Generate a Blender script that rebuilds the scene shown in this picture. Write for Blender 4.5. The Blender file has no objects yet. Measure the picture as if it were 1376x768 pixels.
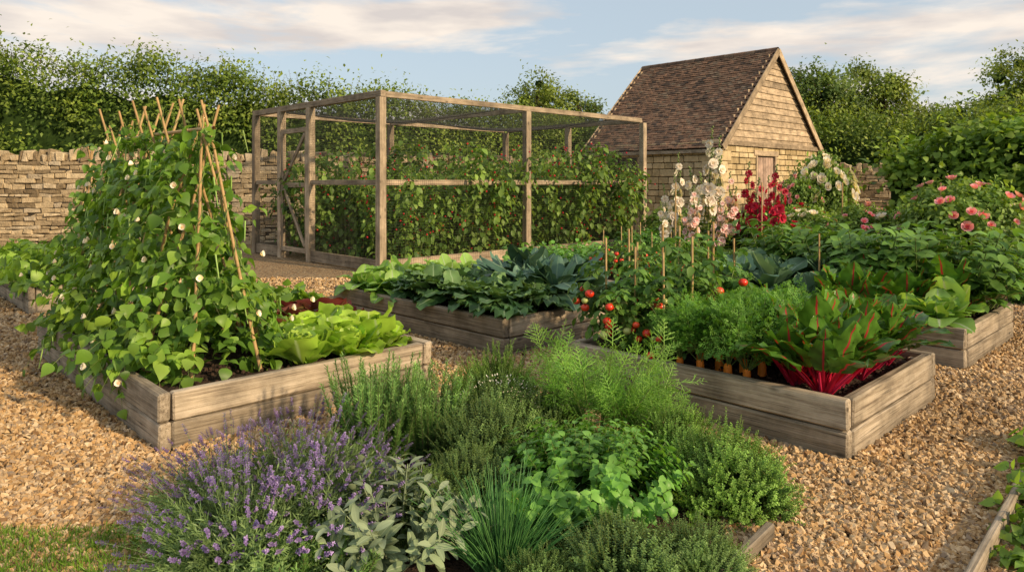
import bpy, math, numpy as np
from mathutils import Vector, Matrix
rng=np.random.default_rng(11)
R=rng.random
def U(a,b,*s): return a+(b-a)*rng.random(s if s else None)
def norm(v): return v/np.maximum(np.linalg.norm(v,axis=-1,keepdims=True),1e-9)
A=np.array
ZUP=A([0,0,1.0])
# ---------------------------------------------------------------- mesh builder
class MB:
    def __init__(s): s.v=[];s.f=[];s.m=[];s.var=[];s.mid=[];s.n=0
    def add(s,V,F,var=0.5,mid=0.0,mat=0):
        V=np.asarray(V,float).reshape(-1,3); F=np.asarray(F,int)
        s.v.append(V); s.f.append(F+s.n); s.m.append(np.full(len(F),mat,int))
        s.var.append(np.broadcast_to(np.asarray(var,float),(len(V),)).copy())
        s.mid.append(np.broadcast_to(np.asarray(mid,float),(len(V),)).copy())
        s.n+=len(V)
    def mesh(s,name,mats,smooth=True):
        me=bpy.data.meshes.new(name)
        V=np.concatenate(s.v)
        me.vertices.add(len(V)); me.vertices.foreach_set('co',V.astype(np.float32).ravel())
        L=np.concatenate([f.ravel() for f in s.f])
        tot=np.concatenate([np.full(len(f),f.shape[1]) for f in s.f])
        st=np.concatenate([[0],np.cumsum(tot)[:-1]])
        me.loops.add(len(L)); me.loops.foreach_set('vertex_index',L.astype(np.int32))
        me.polygons.add(len(tot)); me.polygons.foreach_set('loop_start',st.astype(np.int32))
        me.polygons.foreach_set('material_index',np.concatenate(s.m).astype(np.int32))
        me.polygons.foreach_set('use_smooth',np.full(len(tot),smooth))
        for nm,d in (('var',s.var),('mid',s.mid)):
            a=me.attributes.new(nm,'FLOAT','POINT'); a.data.foreach_set('value',np.concatenate(d).astype(np.float32))
        me.update(calc_edges=True)
        for m in mats: me.materials.append(m)
        return me
def place(name,me,loc=(0,0,0),rot=0,sc=1,parent=None,tilt=0):
    o=bpy.data.objects.new(name,me); bpy.context.collection.objects.link(o)
    o.location=loc; o.rotation_euler=(tilt,0,rot); o.scale=(sc,)*3 if np.isscalar(sc) else sc
    if parent: o.parent=parent
    return o
def empty(name,loc=(0,0,0),rot=0):
    o=bpy.data.objects.new(name,None); bpy.context.collection.objects.link(o); o.location=loc; o.rotation_euler=(0,0,rot)
    o.empty_display_size=.1
    return o
# ---------------------------------------------------------------- templates
def leaf_t(rows,fold=.15,curl=.5,cols=1,ruf=0,rn=3,pet=0,ph=0):
    V=[];M=[]
    for (t,w) in rows:
        for j in range(-cols,cols+1):
            s=j/cols; x=s*w
            a=curl if abs(curl)>1e-3 else 1e-3
            y=math.sin(a*t)/a; z=-(1-math.cos(a*t))/a+fold*abs(x)
            if ruf and t>pet:
                z+=ruf*abs(s)**1.6*math.sin(rn*6.283*t+ph+(1.3 if s>0 else 0)); y+=ruf*.5*abs(s)*math.cos(rn*6.283*t+ph)
                if cols>2: z+=ruf*.3*math.sin(9*t*rn+5*s)
            V.append((x,y,z)); M.append(1.0 if t<pet else 1-abs(s))
    n=2*cols+1; F=[]
    for i in range(len(rows)-1):
        for j in range(n-1): F.append((i*n+j,i*n+j+1,(i+1)*n+j+1,(i+1)*n+j))
    return A(V,float),A(F),A(M,float)
T_simple=leaf_t([(0,.02),(.4,.3),(1,.02)],.25,.5)
T_oval=leaf_t([(0,.03),(.2,.22),(.5,.32),(.8,.2),(1,.02)],.25,.7)
T_heart=leaf_t([(0,.05),(.08,.34),(.28,.46),(.6,.3),(1,.01)],.22,.6)
T_bean=[leaf_t([(0,.05),(.07,.3),(.18,.42),(.34,.45),(.55,.34),(.78,.16),(1,.01)],f,c) for f,c in((.2,.5),(.4,.9),(-.1,.8),(.3,-.3))]
T_narrow=leaf_t([(0,.05),(.5,.09),(1,.02)],.2,.3)
T_needle=leaf_t([(0,.05),(1,.03)],.0,.1)
T_sage=leaf_t([(0,.02),(.2,.03),(.35,.13),(.6,.17),(.85,.11),(1,.02)],.3,.6)
T_mint=leaf_t([(0,.05),(.15,.26),(.3,.34),(.42,.3),(.5,.34),(.62,.27),(.72,.27),(.85,.13),(1,.02)],.35,.8)
T_lett=[leaf_t([(0,.08),(.2,.16),(.4,.32),(.6,.44),(.8,.48),(.93,.4),(1,.24)],.35,c,4,.075,2.8,0,p) for c,p in((-.5,0),(.1,1.5),(.6,3))]
T_kale=[leaf_t([(0,.03),(.12,.025),(.25,.04),(.3,.12),(.38,.2),(.48,.2),(.56,.27),(.66,.22),(.75,.26),(.85,.18),(.93,.17),(1,.05)],.15,c,4,.075,4.6,.27,p) for c,p in((.4,0),(.9,1.5),(1.4,3))]
T_cavolo=[leaf_t([(0,.025),(.15,.025),(.25,.07),(.4,.11),(.6,.13),(.8,.11),(.93,.07),(1,.02)],-.35,c,3,.022,6,.2,p) for c,p in((.5,0),(1.0,1.5),(1.6,3))]
T_cab=[leaf_t([(0,.05),(.15,.05),(.28,.18),(.45,.3),(.65,.35),(.82,.29),(.94,.17),(1,.05)],.25,c,3,.04,2.2,.2,p) for c,p in((.1,0),(.6,1.5),(1.1,3))]
T_chard=[leaf_t([(0,.034),(.2,.028),(.36,.022),(.42,.1),(.5,.16),(.58,.15),(.66,.19),(.75,.16),(.84,.14),(.93,.08),(1,.01)],.2,c,4,.045,5.2,.39,p) for c,p in((.0,0),(.3,1.5),(.8,3))]
T_petal=leaf_t([(0,.1),(.35,.35),(.75,.5),(1,.3)],.3,-.8)
T_hpetal=leaf_t([(0,.12),(.4,.4),(.8,.6),(1,.42)],.1,.3)
def sphere_t(nu=8,nv=5,sq=1):
    V=[];F=[]
    for i in range(nv+1):
        p=-math.pi/2+math.pi*i/nv
        for j in range(nu):
            a=6.2832*j/nu; V.append((math.cos(p)*math.cos(a),math.cos(p)*math.sin(a),math.sin(p)*sq))
    for i in range(nv):
        for j in range(nu): F.append((i*nu+j,i*nu+(j+1)%nu,(i+1)*nu+(j+1)%nu,(i+1)*nu+j))
    return A(V,float),A(F),np.zeros(len(V))
T_ball=sphere_t(12,9,.86); T_ball8=sphere_t(6,4)
T_core=sphere_t(14,8)
def feather_t(n,wid,ln,seed,sub=True):
    r=np.random.default_rng(seed); V=[];F=[]
    def q(p,d,L,w):
        d=norm(A(d,float)); s=norm(np.cross(d,[.1,.2,1])); p=A(p,float); k=len(V)
        V.extend([p-s*w,p+s*w,p+d*L+s*w*.5,p+d*L-s*w*.5]); F.append((k,k+1,k+2,k+3))
    q((0,0,0),(0,1,0),1,wid)
    for i in range(n):
        t=.15+.85*i/n; sd=1 if i%2 else -1; L=ln*(1.1-t)*r.uniform(.8,1.2)
        d=norm(A([sd*.9,.6,r.uniform(-.5,.5)])); q((0,t,0),d,L,wid*.8)
        if sub:
            for k in range(5):
                tt=.25+.15*k; dd=norm(d+A([r.uniform(-.8,.8),r.uniform(-.3,.9),r.uniform(-.9,.9)])); q(A([0,t,0])+d*L*tt,dd,L*.42*(1.2-tt),wid*.7)
    return A(V),A(F),np.zeros(len(V))
T_fen=[feather_t(12,.012,.55,i) for i in range(3)]
def parsley_t(seed):
    r=np.random.default_rng(seed); V=[];F=[]
    for i in range(46):
        t=r.uniform(.1,1); w=.42*(1.15-t); x=r.uniform(-w,w); p=A([x,t,r.uniform(-.06,.06)]); d=norm(A([x*1.6+r.uniform(-.5,.5),.7,r.uniform(-.4,.4)])); s=norm(np.cross(d,[r.uniform(-.5,.5),.2,1])); L=.15;k=len(V)
        V.extend([p,p+d*L*.5+s*.03,p+d*L,p+d*L*.5-s*.03]); F.append((k,k+1,k+2,k+3))
    V.extend([A([-.008,0,0]),A([.008,0,0]),A([.004,1,0]),A([-.004,1,0])]); k=len(V)-4; F.append((k,k+1,k+2,k+3))
    return A(V),A(F),np.zeros(len(V))
T_par=[parsley_t(i) for i in range(4)]
# ---------------------------------------------------------------- batch adders
def leaves(mb,T,pos,d,up,scale,mat=0,ws=1.0,var=None):
    if isinstance(T,list):
        k=rng.integers(0,len(T),len(pos)); 
        for i,t in enumerate(T):
            m=k==i
            if m.any(): leaves(mb,t,pos[m],d[m],up[m] if up.ndim>1 else up,scale[m] if np.ndim(scale) else scale,mat,ws,var[m] if var is not None else None)
        return
    V,F,M=T; n=len(pos)
    if n==0: return
    up=np.broadcast_to(up,(n,3)); scale=np.broadcast_to(np.asarray(scale,float),(n,))
    y=norm(d); x=norm(np.cross(y,up)+1e-6); z=np.cross(x,y)
    W=pos[:,None,:]+scale[:,None,None]*(V[None,:,0,None]*ws*x[:,None]+V[None,:,1,None]*y[:,None]+V[None,:,2,None]*z[:,None])
    if var is None: var=rng.random(n)
    FF=F[None]+np.arange(n)[:,None,None]*len(V)
    mb.add(W.reshape(-1,3),FF.reshape(-1,F.shape[1]),np.repeat(var,len(V)),np.tile(M,n),mat)
def tubes(mb,P,r0,r1,sides=4,mat=0,var=None):
    P=np.asarray(P,float)
    if P.ndim==2: P=P[None]
    n,k,_=P.shape; t=norm(np.gradient(P,axis=1)); ref=norm(A([.31,.23,.12])+np.zeros_like(t))
    a=norm(np.cross(t,ref)); b=np.cross(t,a)
    rad=np.linspace(0,1,k)[None]*(np.reshape(r1,(-1,1))-np.reshape(r0,(-1,1)))+np.reshape(r0,(-1,1)); rad=np.broadcast_to(rad,(n,k))
    an=np.arange(sides)*6.28318/sides
    W=P[:,:,None,:]+rad[:,:,None,None]*(np.cos(an)[None,None,:,None]*a[:,:,None]+np.sin(an)[None,None,:,None]*b[:,:,None])
    F=[]
    for i in range(k-1):
        for j in range(sides): F.append((i*sides+j,i*sides+(j+1)%sides,(i+1)*sides+(j+1)%sides,(i+1)*sides+j))
    F=A(F); FF=F[None]+np.arange(n)[:,None,None]*(k*sides)
    if var is None: var=rng.random(n)
    mb.add(W.reshape(-1,3),FF.reshape(-1,4),np.repeat(var,k*sides),1.0,mat)
_cs=[(a,b,c) for a in(-1,1) for b in(-1,1) for c in(-1,1)]
_ci={c:i for i,c in enumerate(_cs)}
_Q=[];_T3=[]
for ax in range(3):
    o=[i for i in range(3) if i!=ax]
    for s in(-1,1):
        q=[]
        for (p,r) in((-1,-1),(1,-1),(1,1),(-1,1)):
            c=[0,0,0];c[ax]=s;c[o[0]]=p;c[o[1]]=r;q.append(_ci[tuple(c)]*3+ax)
        _Q.append(q)
    for s0 in(-1,1):
        for s1 in(-1,1):
            c=[0,0,0];c[o[0]]=s0;c[o[1]]=s1;c[ax]=-1;lo=_ci[tuple(c)];c[ax]=1;hi=_ci[tuple(c)]
            _Q.append([lo*3+o[0],hi*3+o[0],hi*3+o[1],lo*3+o[1]])
for c in _cs: _T3.append([_ci[c]*3,_ci[c]*3+1,_ci[c]*3+2])
_Q=A(_Q);_T3=A(_T3)
_SG=np.repeat(A(_cs,float),3,0); _MK=np.ones((24,3)); 
for i in range(24): _MK[i,i%3]=0
def blocks(mb,C,H,X,Y,Z,ch=.01,jit=0,mat=0,var=None):
    C=np.atleast_2d(C);H=np.atleast_2d(H);n=len(C);H=np.broadcast_to(H,(n,3))
    L=_SG[None]*(H[:,None,:]-ch*_MK[None])
    if jit:
        J=(rng.random((n,8,3))-.5)*2*jit; L=L+np.repeat(J,3,1)
    ax=np.stack([A(X,float),A(Y,float),A(Z,float)])
    W=C[:,None,:]+L@ax
    if var is None: var=rng.random(n)
    off=np.arange(n)[:,None,None]*24; base=mb.n
    mb.add(W.reshape(-1,3),(_Q[None]+off).reshape(-1,4),np.repeat(var,24),0,mat)
    mb.f.append((_T3[None]+off).reshape(-1,3)+base); mb.m.append(np.full(8*n,mat,int))
# stems
def mkstems(n,br,t0,t1,L0,L1,dr0=.1,dr1=.2,pw=.5,cen=(0,0,0)):
    q=R(n)**pw; ph=R(n)*6.2832
    p0=np.stack([np.cos(ph)*br*q,np.sin(ph)*br*q,np.zeros(n)],1)+A(cen)
    th=np.radians(t0+(t1-t0)*np.clip(q+rng.normal(0,.12,n),0,1)); ph=ph+rng.normal(0,.3,n)
    d=np.stack([np.cos(ph)*np.sin(th),np.sin(ph)*np.sin(th),np.cos(th)],1)
    return p0,d,U(L0,L1,n),U(dr0,dr1,n)
def along(S,t):
    p0,d,L,dr=S
    p=p0[:,None]+d[:,None]*(L[:,None]*t)[...,None]; p[...,2]-=(dr*L)[:,None]*t**2
    tn=np.broadcast_to(d[:,None],p.shape).copy(); tn[...,2]-=2*dr[:,None]*t
    return p,norm(tn)
def stemtube(mb,S,r0,r1,k=5,sides=3,mat=0,t1=1):
    t=np.linspace(0,t1,k)[None].repeat(len(S[0]),0); tubes(mb,along(S,t)[0],r0,r1,sides,mat)
def leafy(mb,S,T,m,t0,t1,ll,ang,mat=0,ws=1,tip=.6,vlo=0,vhi=1,upz=0.0):
    n=len(S[0]); t=t0+(t1-t0)*(np.arange(m)[None]+R((n,m)))/m
    p,tn=along(S,t); ph=(np.arange(m)*2.4)[None]+R((n,1))*6.28+rng.normal(0,.3,(n,m))
    a=norm(np.cross(tn,A([.31,.2,.1]))); b=np.cross(tn,a)
    rad=a*np.cos(ph)[...,None]+b*np.sin(ph)[...,None]
    an=np.radians(ang)*(1+rng.normal(0,.15,(n,m)))[...,None]
    d=tn*np.cos(an)+rad*np.sin(an)
    sz=ll*(1-(1-tip)*(t-t0)/(t1-t0+1e-6))*U(.75,1.2,n,m)
    var=np.clip(vlo+(vhi-vlo)*(.6*(t-t0)/(t1-t0)+.4*R((n,m))),0,1)
    leaves(mb,T,p.reshape(-1,3),d.reshape(-1,3),(tn+ZUP*upz).reshape(-1,3),sz.ravel(),mat,ws,var.ravel())
def rosette(mb,T,n,L0,L1,e0,e1,cen=(0,0,0),mat=0,r=.01,ws=1,jl=.12):
    i=np.arange(n); t=i/max(n-1,1); ph=i*2.39996+rng.normal(0,.15,n)+R()*6
    el=np.radians(e0+(e1-e0)*t+rng.normal(0,5,n)); L=(L0+(L1-L0)*t)*(1+rng.normal(0,jl,n))
    h=np.stack([np.cos(ph),np.sin(ph),0*ph],1)
    d=h*np.cos(el)[:,None]+ZUP*np.sin(el)[:,None]; up=-h*np.sin(el)[:,None]+ZUP*np.cos(el)[:,None]
    up=up+np.cross(d,up)*rng.normal(0,.25,n)[:,None]
    leaves(mb,T,A(cen)+h*r*(.3+t)[:,None],d,up,L,mat,ws,np.clip(1-t*.7+rng.normal(0,.15,n),0,1))
def compound(mb,T,pos,d,L,npair,ls,mat=0,smat=1,droop=.4,sr=.002,up=None,var=None):
    n=len(pos); d=norm(d); S=(pos,d,np.broadcast_to(L,(n,)).astype(float),np.full(n,droop))
    stemtube(mb,S,sr,sr*.6,4,3,smat)
    up=ZUP+np.zeros((n,3)) if up is None else up
    side=norm(np.cross(d,up))
    v0=rng.random(n) if var is None else var
    for k in range(npair+1):
        tt=1.0 if k==npair else .3+.6*(k/(max(npair,1)))
        p,tn=along(S,np.full((n,1),tt)); p=p[:,0];tn=tn[:,0]
        for sgn in ((0,) if k==npair else (-1,1)):
            dd=tn*(1 if sgn==0 else .45)+side*sgn*.9+rng.normal(0,.18,(n,3)); dd[:,2]-=.15
            leaves(mb,T,p,dd,up+rng.normal(0,.3,(n,3)),ls*U(.65,1.2,n)*(1 if sgn==0 else .85),mat,1,np.clip(v0+rng.normal(0,.12,n),0,1))
def sphdir(n): return norm(rng.normal(0,1,(n,3)))
def cloud(mb,ells,K,n,cs,ls,T=T_simple,mat=0,core=None,flat=0.5,zlow=-.4,coresc=.8):
    E=A(ells,float); w=E[:,3]*E[:,4]+E[:,3]*E[:,5]; w=w/w.sum()
    k=rng.choice(len(E),K,p=w); dr=sphdir(K*3); dr=dr[dr[:,2]>zlow][:K]; k=k[:len(dr)]
    rr=U(.72,1.1,len(dr))[:,None]; c=E[k,:3]+dr*E[k,3:6]*rr
    cv=R(len(c)); csz=U(.5,1.3,len(c))
    j=rng.integers(0,len(c),n); p=c[j]+rng.normal(0,1,(n,3))*A([1,1,.75])*(cs*csz[j])[:,None]
    p[:,2]=np.maximum(p[:,2],.01)
    nn=norm(dr[j]+norm(p-c[j])*.7)
    d=norm(nn*.5+rng.normal(0,.6,(n,3))+A([0,0,-.3])); up=norm(nn+ZUP*flat+rng.normal(0,.35,(n,3)))
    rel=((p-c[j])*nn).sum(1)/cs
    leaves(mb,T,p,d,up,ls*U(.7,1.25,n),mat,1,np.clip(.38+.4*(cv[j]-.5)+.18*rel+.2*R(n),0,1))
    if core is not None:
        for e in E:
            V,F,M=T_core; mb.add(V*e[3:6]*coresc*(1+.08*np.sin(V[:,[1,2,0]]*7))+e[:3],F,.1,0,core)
    return c
def flower(mb,c,face,size,mat,n=14,layers=3,openn=70,T=T_petal):
    face=norm(A(face,float)); a=norm(np.cross(face,A([.2,.3,.9]))); b=np.cross(face,a)
    for l in range(layers):
        m=max(4,int(n/layers)); ph=np.arange(m)*6.283/m+l*.6+R()
        op=math.radians(openn*(l+1)/layers); rad=np.cos(ph)[:,None]*a+np.sin(ph)[:,None]*b
        d=rad*math.sin(op)+face*math.cos(op); up=face*math.sin(op)-rad*math.cos(op)
        leaves(mb,T,A(c)+rad*size*.04,d,up,np.full(m,size*(.35+.2*l)),mat,1.1,np.clip(U(0,1,m)*.4+.6*(l/layers),0,1))
# ---------------------------------------------------------------- materials
def newmat(name):
    m=bpy.data.materials.new(name); m.use_nodes=True; nt=m.node_tree; nt.nodes.clear(); return m,nt,nt.nodes,nt.links
def ramp(nodes,stops):
    if len(stops)==1: stops=[(0,stops[0][1]),(1,stops[0][1])]
    r=nodes.new('ShaderNodeValToRGB'); e=r.color_ramp.elements
    e[0].position=stops[0][0]; e[0].color=(*stops[0][1],1); e[1].position=stops[-1][0]; e[1].color=(*stops[-1][1],1)
    for p,c in stops[1:-1]:
        x=e.new(p); x.color=(*c,1)
    return r
def evn(stops): return [(i/max(1,len(stops)-1),c) for i,c in enumerate(stops)]
def mixc(nt,a,b,fac,mode='MIX'):
    m=nt.nodes.new('ShaderNodeMix'); m.data_type='RGBA'; m.blend_type=mode
    for s,v in ((m.inputs[0],fac),(m.inputs[6],a),(m.inputs[7],b)):
        if isinstance(v,(int,float)): s.default_value=v
        elif isinstance(v,tuple): s.default_value=(*v,1)
        else: nt.links.new(v,s)
    return m.outputs[2]
def leafmat(name,stops,rib=None,rw=.8,rough=.5,trans=.3,ns=3,spec=.35,g=1.25):
    m,nt,N,L=newmat(name); stops=[tuple(min(.9,x*g) for x in s) for s in stops]
    at=N.new('ShaderNodeAttribute'); at.attribute_name='var'
    rp=ramp(N,evn(stops)); L.new(at.outputs['Fac'],rp.inputs[0]); col=rp.outputs[0]
    tc=N.new('ShaderNodeTexCoord'); nz=N.new('ShaderNodeTexNoise'); nz.inputs['Scale'].default_value=ns; nz.inputs['Detail'].default_value=1; L.new(tc.outputs['Object'],nz.inputs['Vector'])
    mr=N.new('ShaderNodeMapRange'); mr.inputs[1].default_value=.3; mr.inputs[2].default_value=.7; mr.inputs[3].default_value=.68; mr.inputs[4].default_value=1.28; L.new(nz.outputs['Fac'],mr.inputs[0])
    oi=N.new('ShaderNodeObjectInfo'); mo=N.new('ShaderNodeMath'); mo.operation='MULTIPLY_ADD'; mo.inputs[1].default_value=.3; mo.inputs[2].default_value=.85; L.new(oi.outputs['Random'],mo.inputs[0])
    mm=N.new('ShaderNodeMath'); mm.operation='MULTIPLY'; L.new(mr.outputs[0],mm.inputs[0]); L.new(mo.outputs[0],mm.inputs[1])
    vm=N.new('ShaderNodeVectorMath'); vm.operation='SCALE'; L.new(col,vm.inputs[0]); L.new(mm.outputs[0],vm.inputs['Scale']); col=vm.outputs[0]
    if rib:
        a2=N.new('ShaderNodeAttribute'); a2.attribute_name='mid'; r2=N.new('ShaderNodeMapRange'); r2.inputs[1].default_value=rw; r2.inputs[2].default_value=min(1,rw+.1); L.new(a2.outputs['Fac'],r2.inputs[0])
        col=mixc(nt,col,rib,r2.outputs[0])
    b=N.new('ShaderNodeBsdfPrincipled'); L.new(col,b.inputs['Base Color']); b.inputs['Roughness'].default_value=rough; b.inputs['Specular IOR Level'].default_value=spec
    out=N.new('ShaderNodeOutputMaterial')
    if trans>0:
        tr=N.new('ShaderNodeBsdfTranslucent'); L.new(mixc(nt,col,(1.35,1.25,.5),1.0,'MULTIPLY'),tr.inputs[0]); mx=N.new('ShaderNodeMixShader'); mx.inputs[0].default_value=trans
        L.new(b.outputs[0],mx.inputs[1]); L.new(tr.outputs[0],mx.inputs[2]); L.new(mx.outputs[0],out.inputs[0])
    else: L.new(b.outputs[0],out.inputs[0])
    return m
def varmat(name,stops,rough=.85,ns=8,bump=.5,bs=30,lo=.7,hi=1.2,dist=.01,spec=.3):
    m,nt,N,L=newmat(name)
    at=N.new('ShaderNodeAttribute'); at.attribute_name='var'; rp=ramp(N,evn(stops)); L.new(at.outputs['Fac'],rp.inputs[0])
    tc=N.new('ShaderNodeTexCoord'); nz=N.new('ShaderNodeTexNoise'); nz.inputs['Scale'].default_value=ns; nz.inputs['Detail'].default_value=4; nz.inputs['Roughness'].default_value=.65; L.new(tc.outputs['Object'],nz.inputs['Vector'])
    mr=N.new('ShaderNodeMapRange'); mr.inputs[1].default_value=.3; mr.inputs[2].default_value=.7; mr.inputs[3].default_value=lo; mr.inputs[4].default_value=hi; L.new(nz.outputs['Fac'],mr.inputs[0])
    vm=N.new('ShaderNodeVectorMath'); vm.operation='SCALE'; L.new(rp.outputs[0],vm.inputs[0]); L.new(mr.outputs[0],vm.inputs['Scale'])
    b=N.new('ShaderNodeBsdfPrincipled'); L.new(vm.outputs[0],b.inputs['Base Color']); b.inputs['Roughness'].default_value=rough; b.inputs['Specular IOR Level'].default_value=spec
    if bump>0:
        n2=N.new('ShaderNodeTexNoise'); n2.inputs['Scale'].default_value=bs; n2.inputs['Detail'].default_value=3; L.new(tc.outputs['Object'],n2.inputs['Vector']); bp=N.new('ShaderNodeBump'); bp.inputs['Strength'].default_value=bump; bp.inputs['Distance'].default_value=dist; L.new(n2.outputs['Fac'],bp.inputs['Height']); L.new(bp.outputs[0],b.inputs['Normal'])
    o=N.new('ShaderNodeOutputMaterial'); L.new(b.outputs[0],o.inputs[0]); return m
def woodmat(name,c0,c1,c2,dirt=False):
    m,nt,N,L=newmat(name)
    tc=N.new('ShaderNodeTexCoord'); oi=N.new('ShaderNodeObjectInfo')
    ad=N.new('ShaderNodeVectorMath'); ad.operation='ADD'; sc=N.new('ShaderNodeVectorMath'); sc.operation='SCALE'; sc.inputs['Scale'].default_value=13
    cb=N.new('ShaderNodeCombineXYZ'); 
    for i in range(3): L.new(oi.outputs['Random'],cb.inputs[i])
    L.new(cb.outputs[0],sc.inputs[0]); L.new(tc.outputs['Object'],ad.inputs[0]); L.new(sc.outputs[0],ad.inputs[1])
    mp=N.new('ShaderNodeMapping'); mp.inputs['Scale'].default_value=(1.6,45,45); L.new(ad.outputs[0],mp.inputs[0])
    n1=N.new('ShaderNodeTexNoise'); n1.inputs['Scale'].default_value=1; n1.inputs['Detail'].default_value=6; n1.inputs['Roughness'].default_value=.7; n1.inputs['Distortion'].default_value=.35; L.new(mp.outputs[0],n1.inputs['Vector'])
    rp=ramp(N,[(.3,c0),(.48,c1),(.72,c2)]); L.new(n1.outputs['Fac'],rp.inputs[0])
    def mrange(src,a,b,c,d):
        r=N.new('ShaderNodeMapRange'); r.inputs[1].default_value=a; r.inputs[2].default_value=b; r.inputs[3].default_value=c; r.inputs[4].default_value=d; L.new(src,r.inputs[0]); return r.outputs[0]
    def mul(a,b):
        x=N.new('ShaderNodeMath'); x.operation='MULTIPLY'; L.new(a,x.inputs[0]); L.new(b,x.inputs[1]); return x.outputs[0]
    n2=N.new('ShaderNodeTexNoise'); n2.inputs['Scale'].default_value=3.2; n2.inputs['Detail'].default_value=6; n2.inputs['Roughness'].default_value=.65; L.new(ad.outputs[0],n2.inputs['Vector'])
    f=mrange(n2.outputs['Fac'],.32,.66,.5,1.2)
    mo=N.new('ShaderNodeMath'); mo.operation='MULTIPLY_ADD'; mo.inputs[1].default_value=.5; mo.inputs[2].default_value=.75; L.new(oi.outputs['Random'],mo.inputs[0])
    f=mul(f,mo.outputs[0])
    mk=N.new('ShaderNodeMapping'); mk.inputs['Scale'].default_value=(3.2,9,9); L.new(ad.outputs[0],mk.inputs[0]); vo=N.new('ShaderNodeTexVoronoi'); vo.inputs['Scale'].default_value=1; L.new(mk.outputs[0],vo.inputs['Vector'])
    f=mul(f,mrange(vo.outputs['Distance'],.05,.15,.35,1))
    mc_=N.new('ShaderNodeMapping'); mc_.inputs['Scale'].default_value=(2.2,110,110); L.new(ad.outputs[0],mc_.inputs[0]); n3=N.new('ShaderNodeTexNoise'); n3.inputs['Scale'].default_value=1; n3.inputs['Detail'].default_value=3; L.new(mc_.outputs[0],n3.inputs['Vector'])
    f=mul(f,mrange(n3.outputs['Fac'],.33,.4,.5,1))
    if dirt:
        ge=N.new('ShaderNodeNewGeometry'); sx=N.new('ShaderNodeSeparateXYZ'); L.new(ge.outputs['Position'],sx.inputs[0]); f=mul(f,mrange(sx.outputs[2],.0,.12,.62,1))
    vm=N.new('ShaderNodeVectorMath'); vm.operation='SCALE'; L.new(rp.outputs[0],vm.inputs[0]); L.new(f,vm.inputs['Scale'])
    b=N.new('ShaderNodeBsdfPrincipled'); L.new(vm.outputs[0],b.inputs['Base Color']); b.inputs['Roughness'].default_value=.82; b.inputs['Specular IOR Level'].default_value=.25
    bp=N.new('ShaderNodeBump'); bp.inputs['Strength'].default_value=.9; bp.inputs['Distance'].default_value=.008; L.new(n1.outputs['Fac'],bp.inputs['Height']); L.new(bp.outputs[0],b.inputs['Normal'])
    o=N.new('ShaderNodeOutputMaterial'); L.new(b.outputs[0],o.inputs[0]); return m
M_wood=woodmat('weathered_timber',(.13,.098,.068),(.33,.27,.195),(.5,.425,.33),True)
M_cagew=woodmat('cage_timber',(.17,.125,.085),(.37,.29,.2),(.49,.4,.29))
M_clad=woodmat('cladding_timber',(.22,.16,.1),(.43,.33,.22),(.57,.45,.32))
M_door=woodmat('door_timber',(.3,.2,.15),(.45,.32,.25),(.53,.4,.32))
M_cane=varmat('cane',[(.38,.24,.1),(.52,.36,.17)],.6,20,0)
M_stone=varmat('limestone',[(.2,.15,.09),(.4,.31,.19),(.54,.43,.27),(.42,.35,.25)],.9,9,.8,25,.6,1.2,.03)
M_stone2=varmat('cotswold_stone',[(.36,.27,.14),(.52,.4,.22),(.64,.51,.31)],.9,6,.7,20,.65,1.15,.02)
M_mortar=varmat('mortar',[(.22,.18,.12)],.95,9,.5)
M_darkgap=varmat('wall_core',[(.05,.04,.03)],.95,9,.5)
M_tile=varmat('clay_tile',[(.07,.05,.038),(.14,.085,.055),(.21,.12,.075),(.17,.125,.085)],.85,5,.5,40,.6,1.3)
M_soil=varmat('soil',[(.05,.03,.02)],.95,18,1.0,45,.5,1.5,.04)
M_stem=leafmat('green_stem',[(.09,.13,.035),(.14,.19,.05)],trans=0)
M_bark=varmat('bark',[(.1,.075,.05),(.14,.1,.07)],.9,10,.8,20,.6,1.2,.02)
M_hedge=leafmat('hedge_leaf',[(.02,.045,.008),(.08,.13,.018),(.17,.22,.032)],trans=.35,ns=.8,g=1.6)
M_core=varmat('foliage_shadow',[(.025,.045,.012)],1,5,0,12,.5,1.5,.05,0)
M_tree=leafmat('tree_leaf',[(.03,.05,.01),(.09,.13,.02),(.17,.215,.04)],trans=.38,ns=.6,g=1.6)
M_tree2=leafmat('dark_tree_leaf',[(.024,.045,.01),(.065,.105,.025),(.13,.18,.04)],trans=.38,ns=.6,g=1.6)
M_vine=leafmat('vine_leaf',[(.03,.065,.01),(.09,.165,.02),(.18,.27,.038)],trans=.38,ns=1.2,g=1.4)
M_rasp=leafmat('raspberry_leaf',[(.03,.065,.012),(.085,.15,.026),(.16,.24,.05)],trans=.4,ns=2,g=1.75)
M_bean=leafmat('bean_leaf',[(.055,.12,.015),(.13,.25,.032),(.23,.36,.055)],trans=.4,ns=5,rough=.42)
M_lett=leafmat('lettuce_leaf',[(.17,.29,.03),(.29,.46,.05),(.43,.6,.1)],rib=(.45,.58,.25),rw=.88,trans=.4,ns=9,rough=.4)
M_rlett=leafmat('red_lettuce_leaf',[(.06,.014,.014),(.11,.022,.02),(.13,.09,.03)],trans=.25,ns=9,rough=.4)
M_kale=leafmat('kale_leaf',[(.035,.09,.03),(.065,.145,.045),(.115,.21,.07)],rib=(.28,.4,.22),rw=.9,trans=.25,ns=8)
M_cav=leafmat('cavolo_nero_leaf',[(.022,.055,.038),(.038,.088,.058),(.065,.13,.088)],rib=(.22,.33,.2),rw=.9,trans=.15,ns=8)
M_cab=leafmat('cabbage_leaf',[(.12,.25,.04),(.2,.36,.07),(.29,.46,.12)],rib=(.4,.5,.32),rw=.88,trans=.35,ns=6)
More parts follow.
